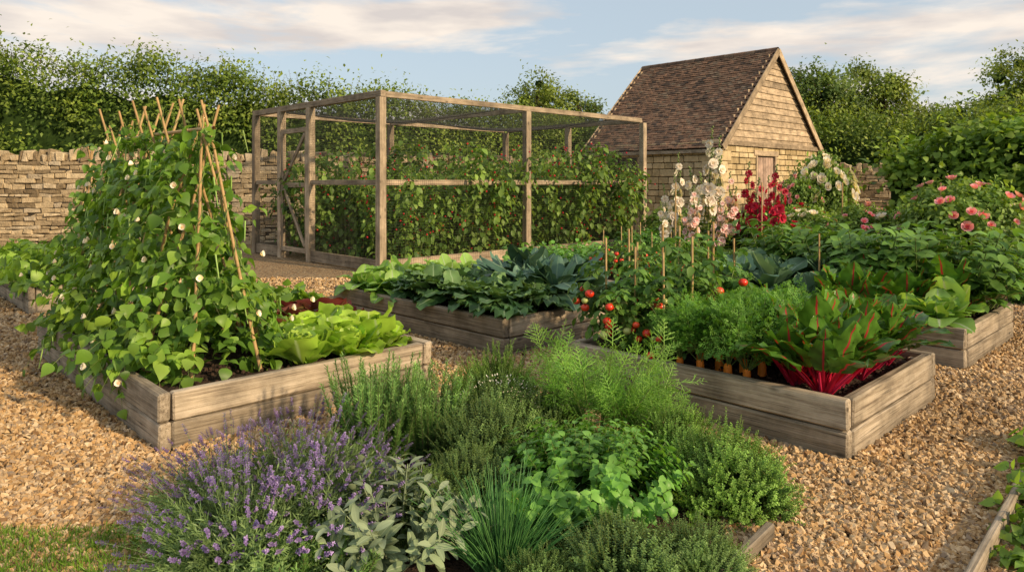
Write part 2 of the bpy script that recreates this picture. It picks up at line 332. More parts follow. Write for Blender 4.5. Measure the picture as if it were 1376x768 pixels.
M_blue=leafmat('broccoli_leaf',[(.06,.13,.08),(.1,.19,.115),(.14,.25,.15)],rib=(.3,.42,.32),rw=.88,trans=.2,ns=6)
M_chard=leafmat('chard_leaf',[(.035,.09,.013),(.06,.15,.02),(.11,.24,.03)],rib=(.5,.015,.05),rw=.88,trans=.3,ns=14,rough=.32)
M_tom=leafmat('tomato_leaf',[(.04,.1,.018),(.08,.17,.03),(.13,.24,.045)],trans=.35,ns=4,g=1.4)
M_carrot=leafmat('carrot_leaf',[(.06,.16,.02),(.11,.26,.035),(.18,.35,.055)],trans=.38,ns=4)
M_red=varmat('tomato_skin',[(.62,.03,.012),(.7,.07,.02)],.25,4,0,10,.9,1.1,.001,.5)
M_grn=varmat('green_tomato_skin',[(.35,.4,.12)],.3,4,0,10,.9,1.1,.001,.5)
M_orange=varmat('carrot_root',[(.85,.25,.03)],.5,20,0,40,.85,1.1)
M_beet=varmat('beet_root',[(.2,.02,.05)],.55,20,0,40)
M_redstem=varmat('red_stem',[(.45,.01,.04),(.6,.03,.09)],.35,8,0)
M_berry=varmat('berry',[(.6,.02,.03),(.45,.01,.03)],.4,8,0,90)
M_lavl=leafmat('lavender_leaf',[(.06,.11,.04),(.12,.2,.065),(.2,.29,.11)],trans=.25,ns=4)
M_lavf=leafmat('lavender_flower',[(.15,.09,.28),(.27,.18,.42),(.4,.3,.56)],trans=.2,ns=6,g=1)
M_rosm=leafmat('rosemary_leaf',[(.05,.12,.025),(.11,.22,.05),(.19,.33,.085)],trans=.25,ns=5,g=1.35)
M_sage=leafmat('sage_leaf',[(.12,.17,.085),(.19,.255,.135),(.28,.34,.21)],rib=(.3,.37,.22),rw=.85,trans=.15,ns=5,rough=.75,g=1.15)
M_thyme=leafmat('thyme_leaf',[(.05,.1,.025),(.1,.18,.045),(.18,.28,.08)],trans=.28,ns=6,g=1.4)
M_thyme2=leafmat('green_thyme_leaf',[(.06,.13,.018),(.12,.23,.035),(.2,.34,.065)],trans=.3,ns=6,g=1.4)
M_mint=leafmat('mint_leaf',[(.05,.14,.02),(.11,.27,.04),(.2,.4,.08)],trans=.35,ns=5,rough=.42)
M_chive=leafmat('chive_leaf',[(.04,.12,.035),(.07,.2,.055),(.13,.29,.08)],trans=.15,ns=4,rough=.35)
M_fen=leafmat('fennel_leaf',[(.12,.27,.04),(.19,.38,.06),(.27,.47,.09)],trans=.3,ns=4)
M_grass=leafmat('grass_blade',[(.06,.14,.01),(.12,.24,.02),(.19,.32,.04)],trans=.35,ns=2)
M_pk=leafmat('pink_petal',[(.7,.16,.26),(.82,.34,.42),(.85,.55,.55)],trans=.3,g=1)
M_lpk=leafmat('pale_pink_petal',[(.82,.45,.5),(.86,.64,.62),(.88,.8,.75)],trans=.3,g=1)
M_wh=leafmat('white_petal',[(.85,.7,.64),(.86,.8,.73),(.88,.86,.8)],trans=.3,g=1)
M_rd=leafmat('red_petal',[(.35,.008,.03),(.52,.012,.05),(.62,.03,.1)],trans=.25,g=1)
M_wire=varmat('wire',[(.05,.05,.045)],.6,8,0)
M_box=leafmat('box_leaf',[(.03,.065,.01),(.07,.15,.02),(.13,.23,.035)],trans=.3,ns=4,g=1.4)
M_pod=leafmat('bean_pod',[(.2,.34,.08),(.3,.42,.12)],trans=.15)
def simple(name,c,rough,metal=0):
    m,nt,N,L=newmat(name); b=N.new('ShaderNodeBsdfPrincipled'); b.inputs['Base Color'].default_value=(*c,1); b.inputs['Roughness'].default_value=rough
    o=N.new('ShaderNodeOutputMaterial'); L.new(b.outputs[0],o.inputs[0]); return m
M_glass=simple('window_glass',(.02,.025,.03),.05)
# ---------------------------------------------------------------- camera / light / sky
cam=bpy.data.cameras.new('camera'); co=bpy.data.objects.new('camera',cam); bpy.context.collection.objects.link(co)
co.location=(0,0,1.5); co.rotation_euler=(math.pi/2,0,0); cam.sensor_width=36; cam.lens=24.85; cam.shift_y=-.101; cam.clip_end=2000; cam.clip_start=.05
bpy.context.scene.camera=co
sv=Vector((.76,-.56,.42)).normalized(); el=math.asin(sv.z); az=math.atan2(sv.x,sv.y)
sd=bpy.data.lights.new('sun','SUN'); so=bpy.data.objects.new('sun',sd); bpy.context.collection.objects.link(so)
sd.energy=5.0; sd.angle=math.radians(2.0); sd.color=(1,.76,.47); so.rotation_euler=sv.to_track_quat('Z','Y').to_euler(); so.location=(10,-8,12)
w=bpy.data.worlds.new('World'); bpy.context.scene.world=w; w.use_nodes=True; nt=w.node_tree; N=nt.nodes; L=nt.links; N.clear()
sky=N.new('ShaderNodeTexSky'); sky.sky_type='NISHITA'; sky.sun_disc=False; sky.sun_elevation=el; sky.sun_rotation=az; sky.air_density=1.0; sky.dust_density=2
tc=N.new('ShaderNodeTexCoord'); mp=N.new('ShaderNodeMapping'); mp.inputs['Scale'].default_value=(1,1,4.6); mp.inputs['Location'].default_value=(.9,.2,.35); mp.inputs['Rotation'].default_value=(0,.07,0)
L.new(tc.outputs['Generated'],mp.inputs[0]); nz=N.new('ShaderNodeTexNoise'); nz.inputs['Scale'].default_value=2.5; nz.inputs['Detail'].default_value=8; nz.inputs['Roughness'].default_value=.56; nz.inputs['Distortion'].default_value=.25; L.new(mp.outputs[0],nz.inputs['Vector'])
rp=ramp(N,[(.47,(0,0,0)),(.58,(1,1,1))]); L.new(nz.outputs['Fac'],rp.inputs[0])
n2=N.new('ShaderNodeTexNoise'); n2.inputs['Scale'].default_value=6; n2.inputs['Detail'].default_value=6; L.new(mp.outputs[0],n2.inputs['Vector'])
cc=ramp(N,[(.38,(5.2,4.75,4.5)),(.58,(7.2,6.4,5.6))]); L.new(n2.outputs['Fac'],cc.inputs[0])
haze=mixc(nt,sky.outputs[0],(4.6,5.3,5.8),.65)
bg=N.new('ShaderNodeBackground'); bg.inputs[1].default_value=.14; L.new(mixc(nt,haze,cc.outputs[0],rp.outputs[0]),bg.inputs[0])
wo=N.new('ShaderNodeOutputWorld'); L.new(bg.outputs[0],wo.inputs[0])
sc=bpy.context.scene; sc.view_settings.view_transform='Standard'; sc.view_settings.look='None'; sc.view_settings.exposure=0
# ---------------------------------------------------------------- frame
UX=A([.718,.696]); VX=A([-.696,.718]); ROT=math.atan2(.696,.718)
U3=A([.718,.696,0]);V3=A([-.696,.718,0])
def pt(F,u,v,z=0): return (F[0]+UX[0]*u+VX[0]*v,F[1]+UX[1]*u+VX[1]*v,z)
# ---------------------------------------------------------------- ground
def sheet(name,pts,z,mat):
    me=bpy.data.meshes.new(name); me.from_pydata([(x,y,z) for x,y in pts],[],[list(range(len(pts)))]); me.update(); me.materials.append(mat)
    o=bpy.data.objects.new(name,me); bpy.context.collection.objects.link(o); return o
def gravelmat():
    m,nt,N,L=newmat('gravel_stone')
    tc=N.new('ShaderNodeTexCoord'); vo=N.new('ShaderNodeTexVoronoi'); vo.inputs['Scale'].default_value=38; L.new(tc.outputs['Object'],vo.inputs['Vector'])
    sp=N.new('ShaderNodeSeparateColor'); L.new(vo.outputs['Color'],sp.inputs[0])
    rp=ramp(N,[(0,(.2,.11,.05)),(.3,(.38,.24,.11)),(.6,(.48,.32,.16)),(.85,(.57,.43,.25)),(1,(.32,.26,.18))]); L.new(sp.outputs[0],rp.inputs[0])
    mr=N.new('ShaderNodeMapRange'); mr.inputs[1].default_value=.2; mr.inputs[2].default_value=.75; mr.inputs[3].default_value=1; mr.inputs[4].default_value=.4; L.new(vo.outputs['Distance'],mr.inputs[0])
    nz=N.new('ShaderNodeTexNoise'); nz.inputs['Scale'].default_value=.9; nz.inputs['Detail'].default_value=4; L.new(tc.outputs['Object'],nz.inputs['Vector'])
    m2=N.new('ShaderNodeMapRange'); m2.inputs[1].default_value=.3; m2.inputs[2].default_value=.7; m2.inputs[3].default_value=.8; m2.inputs[4].default_value=1.1; L.new(nz.outputs['Fac'],m2.inputs[0])
    mm=N.new('ShaderNodeMath'); mm.operation='MULTIPLY'; L.new(mr.outputs[0],mm.inputs[0]); L.new(m2.outputs[0],mm.inputs[1])
    vm=N.new('ShaderNodeVectorMath'); vm.operation='SCALE'; L.new(rp.outputs[0],vm.inputs[0]); L.new(mm.outputs[0],vm.inputs['Scale'])
    b=N.new('ShaderNodeBsdfPrincipled'); L.new(vm.outputs[0],b.inputs['Base Color']); b.inputs['Roughness'].default_value=.85
    bp=N.new('ShaderNodeBump'); bp.invert=True; bp.inputs['Strength'].default_value=1; bp.inputs['Distance'].default_value=.02; L.new(vo.outputs['Distance'],bp.inputs['Height']); L.new(bp.outputs[0],b.inputs['Normal'])
    o=N.new('ShaderNodeOutputMaterial'); L.new(b.outputs[0],o.inputs[0]); return m
M_grav=gravelmat()
M_gchip=varmat('gravel_chip',[(.15,.08,.035),(.38,.23,.095),(.5,.33,.16),(.63,.48,.3),(.42,.26,.11),(.27,.2,.14),(.54,.38,.2)],.75,.8,0,80,.8,1.2,.003)
M_gground=varmat('grass_ground',[(.05,.09,.02)],.95,2,.8,30,.6,1.3,.03)
sheet('ground',[(-400,-300),(400,-300),(400,900),(-400,900)],0,M_gground)
sheet('gravel_path',[(-17,-3),(15,-3),(15,24),(-17,24)],.006,M_grav)
BEDS={'A':((1.79,3.77),1.55,2.0),'B':((-1.943,3.886),1.88,3.1),'C':((-.07,6.01),1.6,2.8),'D':((3.59,5.6),1.7,2.3),'E':((1.45,8.1),1.6,2.4),'F':((-5.43,7.94),1.5,3.2)}
def inbed(x,y,mg=.0):
    r=np.zeros(len(x),bool)
    for F,lu,lv in BEDS.values():
        dx=x-F[0];dy=y-F[1];u=dx*UX[0]+dy*UX[1];v=dx*VX[0]+dy*VX[1]
        r|=(u>-mg)&(u<lu+mg)&(v>-mg)&(v<lv+mg)
    return r
mb=MB(); n=130000
y=2.35*(11/2.35)**R(n); x=(R(n)*2-1)*.8*y; k=~inbed(x,y,.005)
k&=~((((x+.25)/1.15)**2+((y-3.0)/1.0)**2)<1); x=x[k];y=y[k];n=len(x)
CH=_SG[::3].copy(); CF=A([[1,3,7,5],[0,1,5,4],[2,3,7,6],[0,1,3,2],[4,5,7,6]])
h=np.stack([U(.007,.018,n),U(.006,.013,n),U(.004,.009,n)],1)*(.7+.5*R((n,1)))*(.9+.05*y[:,None])
V=CH[None]*h[:,None]*(1+(rng.random((n,8,3))-.5)*.9); V[:,[1,3,5,7],:2]*=.65
a=R(n)*6.28; ca=np.cos(a)[:,None];sa=np.sin(a)[:,None]
tl=rng.normal(0,.4,(n,2)); V[:,:,2]+=V[:,:,0]*tl[:,:1]+V[:,:,1]*tl[:,1:]
W=np.stack([V[:,:,0]*ca-V[:,:,1]*sa+x[:,None],V[:,:,0]*sa+V[:,:,1]*ca+y[:,None],V[:,:,2]+.008+h[:,2:]*.9+.006*R((n,1))],2)
mb.add(W.reshape(-1,3),(CF[None]+np.arange(n)[:,None,None]*8).reshape(-1,4),np.repeat(R(n),8),0,0)
place('gravel',mb.mesh('gravel',[M_gchip],False))
# ---------------------------------------------------------------- timber helpers
def board(parent,name,p0,p1,w,h,mat=M_wood,ch=.006,jit=.002,up=None):
    p0=A(p0,float);p1=A(p1,float);Ln=np.linalg.norm(p1-p0); m=MB()
    blocks(m,[[0,0,0]],[[Ln/2,w/2,h/2]],[1,0,0],[0,1,0],[0,0,1],ch,jit)
    o=bpy.data.objects.new(name,m.mesh(name,[mat],False)); bpy.context.collection.objects.link(o)
    X=Vector((p1-p0)/Ln); Zr=Vector(up) if up else (Vector((0,0,1)) if abs(X.z)<.9 else Vector((float(V3[0]),float(V3[1]),0)))
    Y=Zr.cross(X).normalized(); Zz=X.cross(Y)
    mt=Matrix((X,Y,Zz)).transposed().to_4x4(); mt.translation=Vector((p0+p1)/2)
    if parent: o.parent=parent
    o.matrix_world=mt
    return o
def soil(parent,F,lu,lv,z):
    nu,nv=30,40; m=MB(); uu,vv=np.meshgrid(np.linspace(.03,lu-.03,nu),np.linspace(.03,lv-.03,nv),indexing='ij')
    zz=z+.018*np.sin(uu*9+vv*5)*np.sin(vv*11)+rng.normal(0,.008,uu.shape)
    P=np.stack([F[0]+UX[0]*uu+VX[0]*vv,F[1]+UX[1]*uu+VX[1]*vv,zz],-1).reshape(-1,3)
    i,j=np.meshgrid(np.arange(nu-1),np.arange(nv-1),indexing='ij'); b=(i*nv+j).ravel()
    m.add(P,np.stack([b,b+nv,b+nv+1,b+1],1)); 
    nc=1200; c=A([pt(F,a,b2,z+.01) for a,b2 in zip(U(.08,lu-.08,nc),U(.08,lv-.08,nc))]); leaves(m,T_ball8,c,sphdir(nc),sphdir(nc),U(.004,.016,nc),0)
    place('soil',m.mesh('soil',[M_soil],False),parent=parent)
def bed(F,lu,lv,H=.33,th=.07):
    e=empty('raised_bed'); hh=(H-.008)/2
    for t in range(2):
        z=hh/2+t*(hh+.008)+.002; o=t*.005
        board(e,'long_board',pt(F,th/2-o,0,z),pt(F,th/2-o,lv,z),th,hh,ch=.01,jit=.004)
        board(e,'long_board',pt(F,lu-th/2+o,0,z),pt(F,lu-th/2+o,lv,z),th,hh,ch=.01,jit=.004)
        board(e,'end_board',pt(F,th+.004,th/2-.004,z),pt(F,lu-th-.004,th/2-.004,z),th,hh,ch=.01,jit=.004)
        board(e,'end_board',pt(F,th+.004,lv-th/2,z),pt(F,lu-th-.004,lv-th/2,z),th,hh,ch=.01,jit=.004)
    for (a,b) in((th+.035,th+.035),(lu-th-.035,th+.035),(th+.035,lv-th-.035),(lu-th-.035,lv-th-.035)):
        board(e,'corner_post',pt(F,a,b,0),pt(F,a,b,H-.03),.065,.065)
    soil(e,F,lu,lv,H-.06)
for F,lu,lv in BEDS.values(): bed(F,lu,lv)
SZ=.275
# ---------------------------------------------------------------- fruit cage
cg=empty('fruit_cage'); CF0=(-2.15,11.6); CU,CV,CHt=7.3,4.7,2.9
def cp(u,v,z): return pt(CF0,u,v,z)
for (u,v) in((0,0),(CU/2-.25,0),(CU,0),(0,CV),(CU/2-.25,CV),(CU,CV),(CU,CV/2),(0,2.36),(0,3.53)):
    board(cg,'post',cp(u,v,0),cp(u,v,CHt),.13,.13,M_cagew)
for z,hh in((CHt+.055,.10),(1.5,.09),(.12,.2)):
    board(cg,'rail',cp(.07,0,z),cp(CU-.07,0,z),.06,hh,M_cagew); board(cg,'rail',cp(.07,CV,z),cp(CU-.07,CV,z),.06,hh,M_cagew)
    if z>2: board(cg,'rail',cp(0,-.07,z),cp(0,CV+.07,z),.1,hh+.01,M_cagew)
    else:
        board(cg,'rail',cp(0,.07,z),cp(0,2.29,z),.06,hh,M_cagew)
        board(cg,'rail',cp(0,3.6,z),cp(0,CV-.07,z),.06,hh,M_cagew)
    board(cg,'rail',cp(CU,.07,z),cp(CU,CV-.07,z),.06,hh,M_cagew)
board(cg,'roof_beam',cp(CU/2-.25,.05,CHt+.03),cp(CU/2-.25,CV-.05,CHt+.03),.06,.09,M_cagew)
for a,b in (((2.46,.15),(2.46,2.55)),((3.43,.15),(3.43,2.55))): board(cg,'door_stile',cp(-.02,a[0],a[1]),cp(-.02,b[0],b[1]),.05,.08,M_cagew)
for z in(.2,1.45,2.5): board(cg,'door_rail',cp(-.02,2.5,z),cp(-.02,3.39,z),.045,.09,M_cagew)
board(cg,'door_brace',cp(-.025,2.52,2.42),cp(-.025,3.37,1.52),.04,.07,M_cagew); board(cg,'door_brace',cp(-.025,2.52,.28),cp(-.025,3.37,1.38),.04,.07,M_cagew)
g=.045; wr=.0014
def grid_panel(Lx):
    m=MB(); xs=np.arange(.05,Lx,g); zs=np.arange(.22,CHt,g)
    P=np.stack(np.broadcast_arrays(xs[:,None],0.0,np.linspace(.1,CHt,8)[None]),-1); tubes(m,P,wr,wr,3)
    P=np.stack(np.broadcast_arrays(np.linspace(0,Lx,20)[None],0.0,zs[:,None]),-1); tubes(m,P,wr,wr,3)
    return m.mesh('net_panel',[M_wire],False)
gf=grid_panel(CU); gs_=grid_panel(CV)
place('front_netting',gf,cp(0,-.04,0),ROT,parent=cg); place('back_netting',gf,cp(0,CV+.04,0),ROT,parent=cg)
place('side_netting',gs_,cp(-.04,0,0),ROT+math.pi/2,parent=cg); place('side_netting',gs_,cp(CU+.04,0,0),ROT+math.pi/2,parent=cg)
def sag(u,v): return CHt+.1-.26*np.abs(np.sin(math.pi*u/(CU/2-.25+.2)))*np.sin(math.pi*np.clip(v/CV,0,1))
m=MB(); uu=np.arange(.05,CU,.05);vv=np.arange(.05,CV,.05)
def cpa(u,v,z): u,v,z=np.broadcast_arrays(u,v,z); return np.stack([CF0[0]+UX[0]*u+VX[0]*v,CF0[1]+UX[1]*u+VX[1]*v,z],-1)
s=np.linspace(0,1,24)[None]; a=uu[:,None];b=s*CV; tubes(m,cpa(a,b,sag(a,b)),wr*1.7,wr*1.7,3); a=s*CU;b=vv[:,None]; tubes(m,cpa(a,b,sag(a,b)),wr*1.7,wr*1.7,3)
place('roof_netting',m.mesh('netting',[M_wire],False),parent=cg)
def rasp_mesh(seed):
    m=MB(); S=mkstems(14,.4,0,20,1.7,2.5,.05,.15); stemtube(m,S,.008,.003,7,4,1)
    n=14; mm=34; t=.1+.9*(np.arange(mm)[None]+R((n,mm)))/mm; p,tn=along(S,t); p=p.reshape(-1,3)
    ph=R(len(p))*6.28; d=np.stack([np.cos(ph),np.sin(ph),U(-.1,.5,len(p))],1)
    compound(m,T_oval,p,d,U(.12,.26,len(p)),1,.14,0,1,.5,.002)
    q=p[rng.integers(0,len(p),110)]+rng.normal(0,.1,(110,3)); leaves(m,T_ball8,q,sphdir(110),ZUP,.019,2)
    return m.mesh('raspberry',[M_rasp,M_stem,M_berry])
rm=[rasp_mesh(i) for i in range(3)]
for v in(.7,2.1,3.5):
    for i,u in enumerate(np.arange(.7,7,.78)): place('raspberry_bush',rm[rng.integers(3)],cp(u+U(-.15,.15),v+U(-.15,.15),0),R()*6.28,U(.76,1.1))
# ---------------------------------------------------------------- stone walls
def wallblocks(m,p0,p1,H,th,ch0,ch1,l0,l1,jit,opens=(),zoff=0,mat=0,face=.012,gap=.004):
    p0=A([*p0,0.]);p1=A([*p1,0.]);Ln=np.linalg.norm(p1-p0);X=(p1-p0)/Ln;Y=np.cross(ZUP,X); z=zoff; C=[];Hh=[]
    while z<H-.02:
        h=min(U(ch0,ch1),H-z)
        if H-z-h<.04: h=H-z
        segs=[(0,Ln)]
        for (a,b,z0,z1) in opens:
            if z+h>z0+.02 and z<z1-.02:
                ns=[]
                for s0,s1 in segs:
                    if b<=s0 or a>=s1: ns.append((s0,s1))
                    else:
                        if a>s0: ns.append((s0,a))
                        if b<s1: ns.append((b,s1))
                segs=ns
        for s0,s1 in segs:
            x=s0
            while x<s1-.005:
                l=U(l0,l1)
                if s1-x-l<l0*.6: l=s1-x
                C.append(p0+X*(x+l/2)+Y*U(-face,face)+ZUP*(z+h/2)); Hh.append((l/2-gap,th/2,h/2-gap)); x+=l
        z+=h
    blocks(m,A(C),A(Hh),X,Y,ZUP,.012,jit,mat)
def fieldwall(p0,p1,H):
    m=MB(); wallblocks(m,p0,p1,H,.42,.07,.15,.14,.5,.018,face=.035)
    p0=A([*p0,0.]);p1=A([*p1,0.]);Ln=np.linalg.norm(p1-p0);X=(p1-p0)/Ln;Y=np.cross(ZUP,X)
    blocks(m,[(p0+p1)/2+ZUP*H/2],[[Ln/2-.02,.17,H/2-.02]],X,Y,ZUP,.01,0,1)
    x=0;C=[];Hh=[]
    while x<Ln:
        l=U(.06,.2); hh=U(.06,.16); C.append(p0+X*(x+l/2)+ZUP*(H+hh)+Y*U(-.04,.04)); Hh.append((l/2,.22,hh)); x+=l+.008
    blocks(m,A(C),A(Hh),X,Y,ZUP,.018,.032,0)
    place('dry_stone_wall',m.mesh('wall',[M_stone,M_darkgap],False))
fieldwall((-17,16.3),(-5.6,17.4),2.0); fieldwall((-5.5,17.6),(2.2,24.0),2.0)
fieldwall((10.6,24.6),(19,20.5),1.85)
# ---------------------------------------------------------------- shed
SF=(5.83,20.0); SU,SV,SE,SA=6.3,4.5,2.66,5.55
sh=empty('stone_shed')
def sp(u,v,z): return pt(SF,u,v,z)
m=MB(); th=.35
q=lambda u,v: pt(SF,u,v)[:2]
DU0,DU1=1.95,3.15
wallblocks(m,q(0,SV),q(0,0),SE,th,.15,.24,.25,.55,.006,opens=[(SV-3.85,SV-2.65,1.35,2.3)],face=.012,gap=.011)
wallblocks(m,q(.18,0),q(SU,0),SE,th,.15,.24,.25,.55,.006,opens=[(DU0-.18,DU1-.18,0,2.3)],face=.012,gap=.011)
wallblocks(m,q(SU,.18),q(SU,SV),SE,th,.15,.24,.25,.55,.006,face=.012,gap=.011)
wallblocks(m,q(SU-.18,SV),q(.18,SV),SE,th,.15,.24,.25,.55,.006,face=.012,gap=.011)
z=0
i=0
while z<SE-.05:
    h=.3; a,b=(.3,.2) if i%2 else (.2,.3)
    blocks(m,[sp(a-.2,b-.2,z+h/2)],[[a,b,h/2-.008]],U3,V3,ZUP,.015,.004,0,A([U(.6,1)])); z+=h;i+=1
place('walls',m.mesh('shed_walls',[M_stone2],False),parent=sh)
m=MB(); blocks(m,[sp(SU/2,SV/2,SE/2)],[[SU/2+.09,SV/2+.09,SE/2-.01]],U3,V3,ZUP,.01); place('mortar_core',m.mesh('mc',[M_mortar],False),parent=sh)
for vg,sg in((-.14,-1),(SV+.14,1)):
    z=SE-.02
    while z<SA-.12:
        h=.2; f=(z-SE)/(SA-SE); a=max(0.0,f)*SU/2; b=SU-a
        if b-a>.2: 
            o=board(sh,'cladding_board',sp(a-.02,vg+sg*.01,z+h/2),sp(b+.02,vg+sg*.01,z+h/2),.028,h+.03,M_clad,.004,.001)
            ax=Vector((float(U3[0]),float(U3[1]),0)); T0=o.matrix_world.copy(); c0=T0.translation.copy(); o.matrix_world=Matrix.Translation(c0)@Matrix.Rotation(.17*sg,4,ax)@Matrix.Translation(-c0)@T0
        z+=h
m=MB(); P=[sp(0,-.1,SE),sp(SU,-.1,SE),sp(SU/2,-.1,SA),sp(0,SV+.1,SE),sp(SU,SV+.1,SE),sp(SU/2,SV+.1,SA)]
m.add(P,[[0,1,2],[3,4,5]]); place('gable_backing',m.mesh('gb',[M_darkgap],False),parent=sh)
sl=math.hypot(SU/2,SA-SE); m=MB()
for side in(0,1):
    sx=1 if side==0 else -1; D=A([U3[0]*sx*SU/2,U3[1]*sx*SU/2,SA-SE]); D=D/np.linalg.norm(D); Nn=norm(np.cross(V3,D)); Nn=Nn*(1 if Nn[2]>0 else -1)
    base=A(sp(0 if side==0 else SU,0,SE)); ov=.34; tot=sl+ov; rows=int(tot/.105); C=[];vr=[]
    v0,v1=-.28,SV+.28; tw=.17; nt_=int((v1-v0)/tw); tw=(v1-v0)/nt_
    for r in range(rows):
        s=-ov+r*tot/rows+.05
        off=(r%2)*.5
        for c in range(nt_):
            vv_=v0+(c+off)*tw+tw/2
            if vv_>v1-.02: continue
            sagz=-.07*math.sin(math.pi*(vv_-v0)/(v1-v0))*math.sin(math.pi*r/rows)
            C.append(base+V3*vv_+D*(s+U(-.008,.008))+Nn*(.085+U(-.006,.008)+sagz)); vr.append(np.clip(.5+.25*math.sin(r*.3+c*.5)*math.sin(c*.9)+rng.normal(0,.28),0,1))
    Dt=norm(D-Nn*.15); Nt=norm(Nn+D*.15)
    blocks(m,A(C),[[tw/2-.004,.085,.010]],V3,Dt,Nt,.003,.004,0,A(vr))
    blocks(m,[base+V3*SV/2+D*(sl/2-ov/2)+Nn*.0],[[(v1-v0)/2-.03,tot/2-.02,.02]],V3,D,Nn,.003,0,1)
place('roof_tiles',m.mesh('roof',[M_tile,M_darkgap],False),parent=sh)
m=MB()
for i in range(14):
    v=-.28+(SV+.56)*i/14; tubes(m,A([sp(SU/2,v+.005,SA+.03),sp(SU/2,v+(SV+.56)/14+.02,SA+.035)]),.13,.12,10)
place('ridge_tiles',m.mesh('ridge',[M_tile],False),parent=sh)
for sx,ue in((1,0),(-1,SU)):
    for v in(-.3,SV+.3):
        board(sh,'bargeboard',sp(ue-sx*.24,v,SE-.24*(SA-SE)/(SU/2)+.02),sp(SU/2-sx*.0,v,SA+.04),.035,.2,M_clad,up=(0,0,1))
board(sh,'gutter_board',sp(-.28,-.2,SE-.27),sp(-.28,SV+.2,SE-.27),.03,.1,M_wood)
board(sh,'tie_board',sp(-.05,-.22,SE-.03),sp(SU+.05,-.22,SE-.03),.05,.14,M_clad)
vw0,vw1=2.65,3.85
board(sh,'window_glass',sp(-.105,vw0+.02,1.825),sp(-.105,vw1-.02,1.825),.01,.9,M_glass)
M_frame=woodmat('oak_frame',(.12,.09,.06),(.22,.17,.12),(.3,.24,.17))
for z in(1.38,2.27,1.84): board(sh,'window_bar',sp(-.125,vw0,z),sp(-.125,vw1,z),.05,.06 if z!=1.84 else .025,M_frame)
for v in(vw0+.03,vw1-.03,3.05,3.45): board(sh,'window_bar',sp(-.127,v,1.41),sp(-.127,v,2.24),.045,.045,M_frame)
board(sh,'window_lintel',sp(-.185,vw0-.15,2.39),sp(-.185,vw1+.15,2.39),.06,.14,M_clad)
for i in range(7): board(sh,'door_plank',sp(DU0+.08+.165*i,-.125,.03),sp(DU0+.08+.165*i,-.125,2.26),.156,.03,M_door)
for u in(DU0-.02,DU1+.02): board(sh,'door_frame',sp(u,-.16,0),sp(u,-.16,2.3),.08,.09,M_clad)
board(sh,'door_lintel',sp(DU0-.18,-.185,2.38),sp(DU1+.18,-.185,2.38),.05,.16,M_clad)
# ---------------------------------------------------------------- hedges
def hedge(name,path,w,hf,K,n,cs,ls,mat,T=T_simple,shoots=0,core=True,sh_h=.5,bl=1.0):
    P=A(path,float); seg=np.diff(P,axis=0); sl_=np.linalg.norm(seg,axis=1); cum=np.concatenate([[0],np.cumsum(sl_)]); tot=cum[-1]
    def at(s):
        i=np.clip(np.searchsorted(cum,s,side='right')-1,0,len(seg)-1); f=(s-cum[i])/sl_[i]; p=P[i]+seg[i]*f[:,None]; d=seg[i]/sl_[i][:,None]; return p,np.stack([-d[:,1],d[:,0]],1)
    s=R(K)*tot; a=R(K)*math.pi; p,nn=at(s); H=hf(s/tot)
    bul=1+bl*(.12*np.sin(s*1.9+np.sin(a*3)*2)+.08*np.sin(s*4.3+a*5))
    yy=np.sign(np.cos(a))*np.abs(np.cos(a))**.5*w*bul; zz=H*np.abs(np.sin(a))**.55*(1+bl*(.05*np.sin(s*2.7)+.035*np.sin(s*6.1)+.03*np.sin(s*1.1)))
    c=np.concatenate([p-nn*yy[:,None],zz[:,None]],1); on=norm(np.concatenate([-nn*np.cos(a)[:,None],np.sin(a)[:,None]],1))
    j=rng.integers(0,K,n); cv=R(K)
    q=c[j]+rng.normal(0,1,(n,3))*cs*U(.5,1.3,n)[:,None]; q[:,2]=np.maximum(q[:,2],.02)
    nrm=norm(on[j]+.6*norm(q-c[j])); d=norm(nrm*.5+rng.normal(0,.6,(n,3))+A([0,0,-.3])); up=norm(nrm+.4*ZUP+rng.normal(0,.4,(n,3)))
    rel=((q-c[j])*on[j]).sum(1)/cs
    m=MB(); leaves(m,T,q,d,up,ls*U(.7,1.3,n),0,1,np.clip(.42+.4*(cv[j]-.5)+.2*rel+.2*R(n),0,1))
    if shoots:
        s=R(shoots)*tot; p,nn=at(s); H=hf(s/tot); b=np.concatenate([p+nn*U(-w*.6,w*.6,shoots)[:,None],(H*.93)[:,None]],1)
        S=(b,norm(np.stack([rng.normal(0,.25,shoots),rng.normal(0,.25,shoots),np.ones(shoots)],1)),U(.3,1,shoots)**1.5*sh_h+.15,U(0,.25,shoots)); stemtube(m,S,.008,.003,4,3,1); leafy(m,S,T,16,.1,1,ls*.75,60,0,vlo=.4)
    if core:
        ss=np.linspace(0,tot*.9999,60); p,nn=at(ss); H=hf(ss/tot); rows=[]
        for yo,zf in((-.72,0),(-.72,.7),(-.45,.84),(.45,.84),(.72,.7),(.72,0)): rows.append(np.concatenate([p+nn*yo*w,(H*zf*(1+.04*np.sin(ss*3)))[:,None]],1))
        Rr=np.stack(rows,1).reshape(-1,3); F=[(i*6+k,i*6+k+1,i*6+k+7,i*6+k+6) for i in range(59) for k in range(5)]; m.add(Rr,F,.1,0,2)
    return place(name,m.mesh(name,[mat,M_bark,M_core]))
ip=lambda xs,ys: (lambda t: np.interp(t,xs,ys))
hedge('hedge',[(-22,17.6),(-12,18.6),(-5.5,19.3),(2.5,26)],1.0,ip([0,.3,.4,.5,.62,.75,1],[5.2,5.0,4.6,4.3,3.95,3.8,3.5]),1700,80000,.24,.105,M_hedge,shoots=300,sh_h=.85)
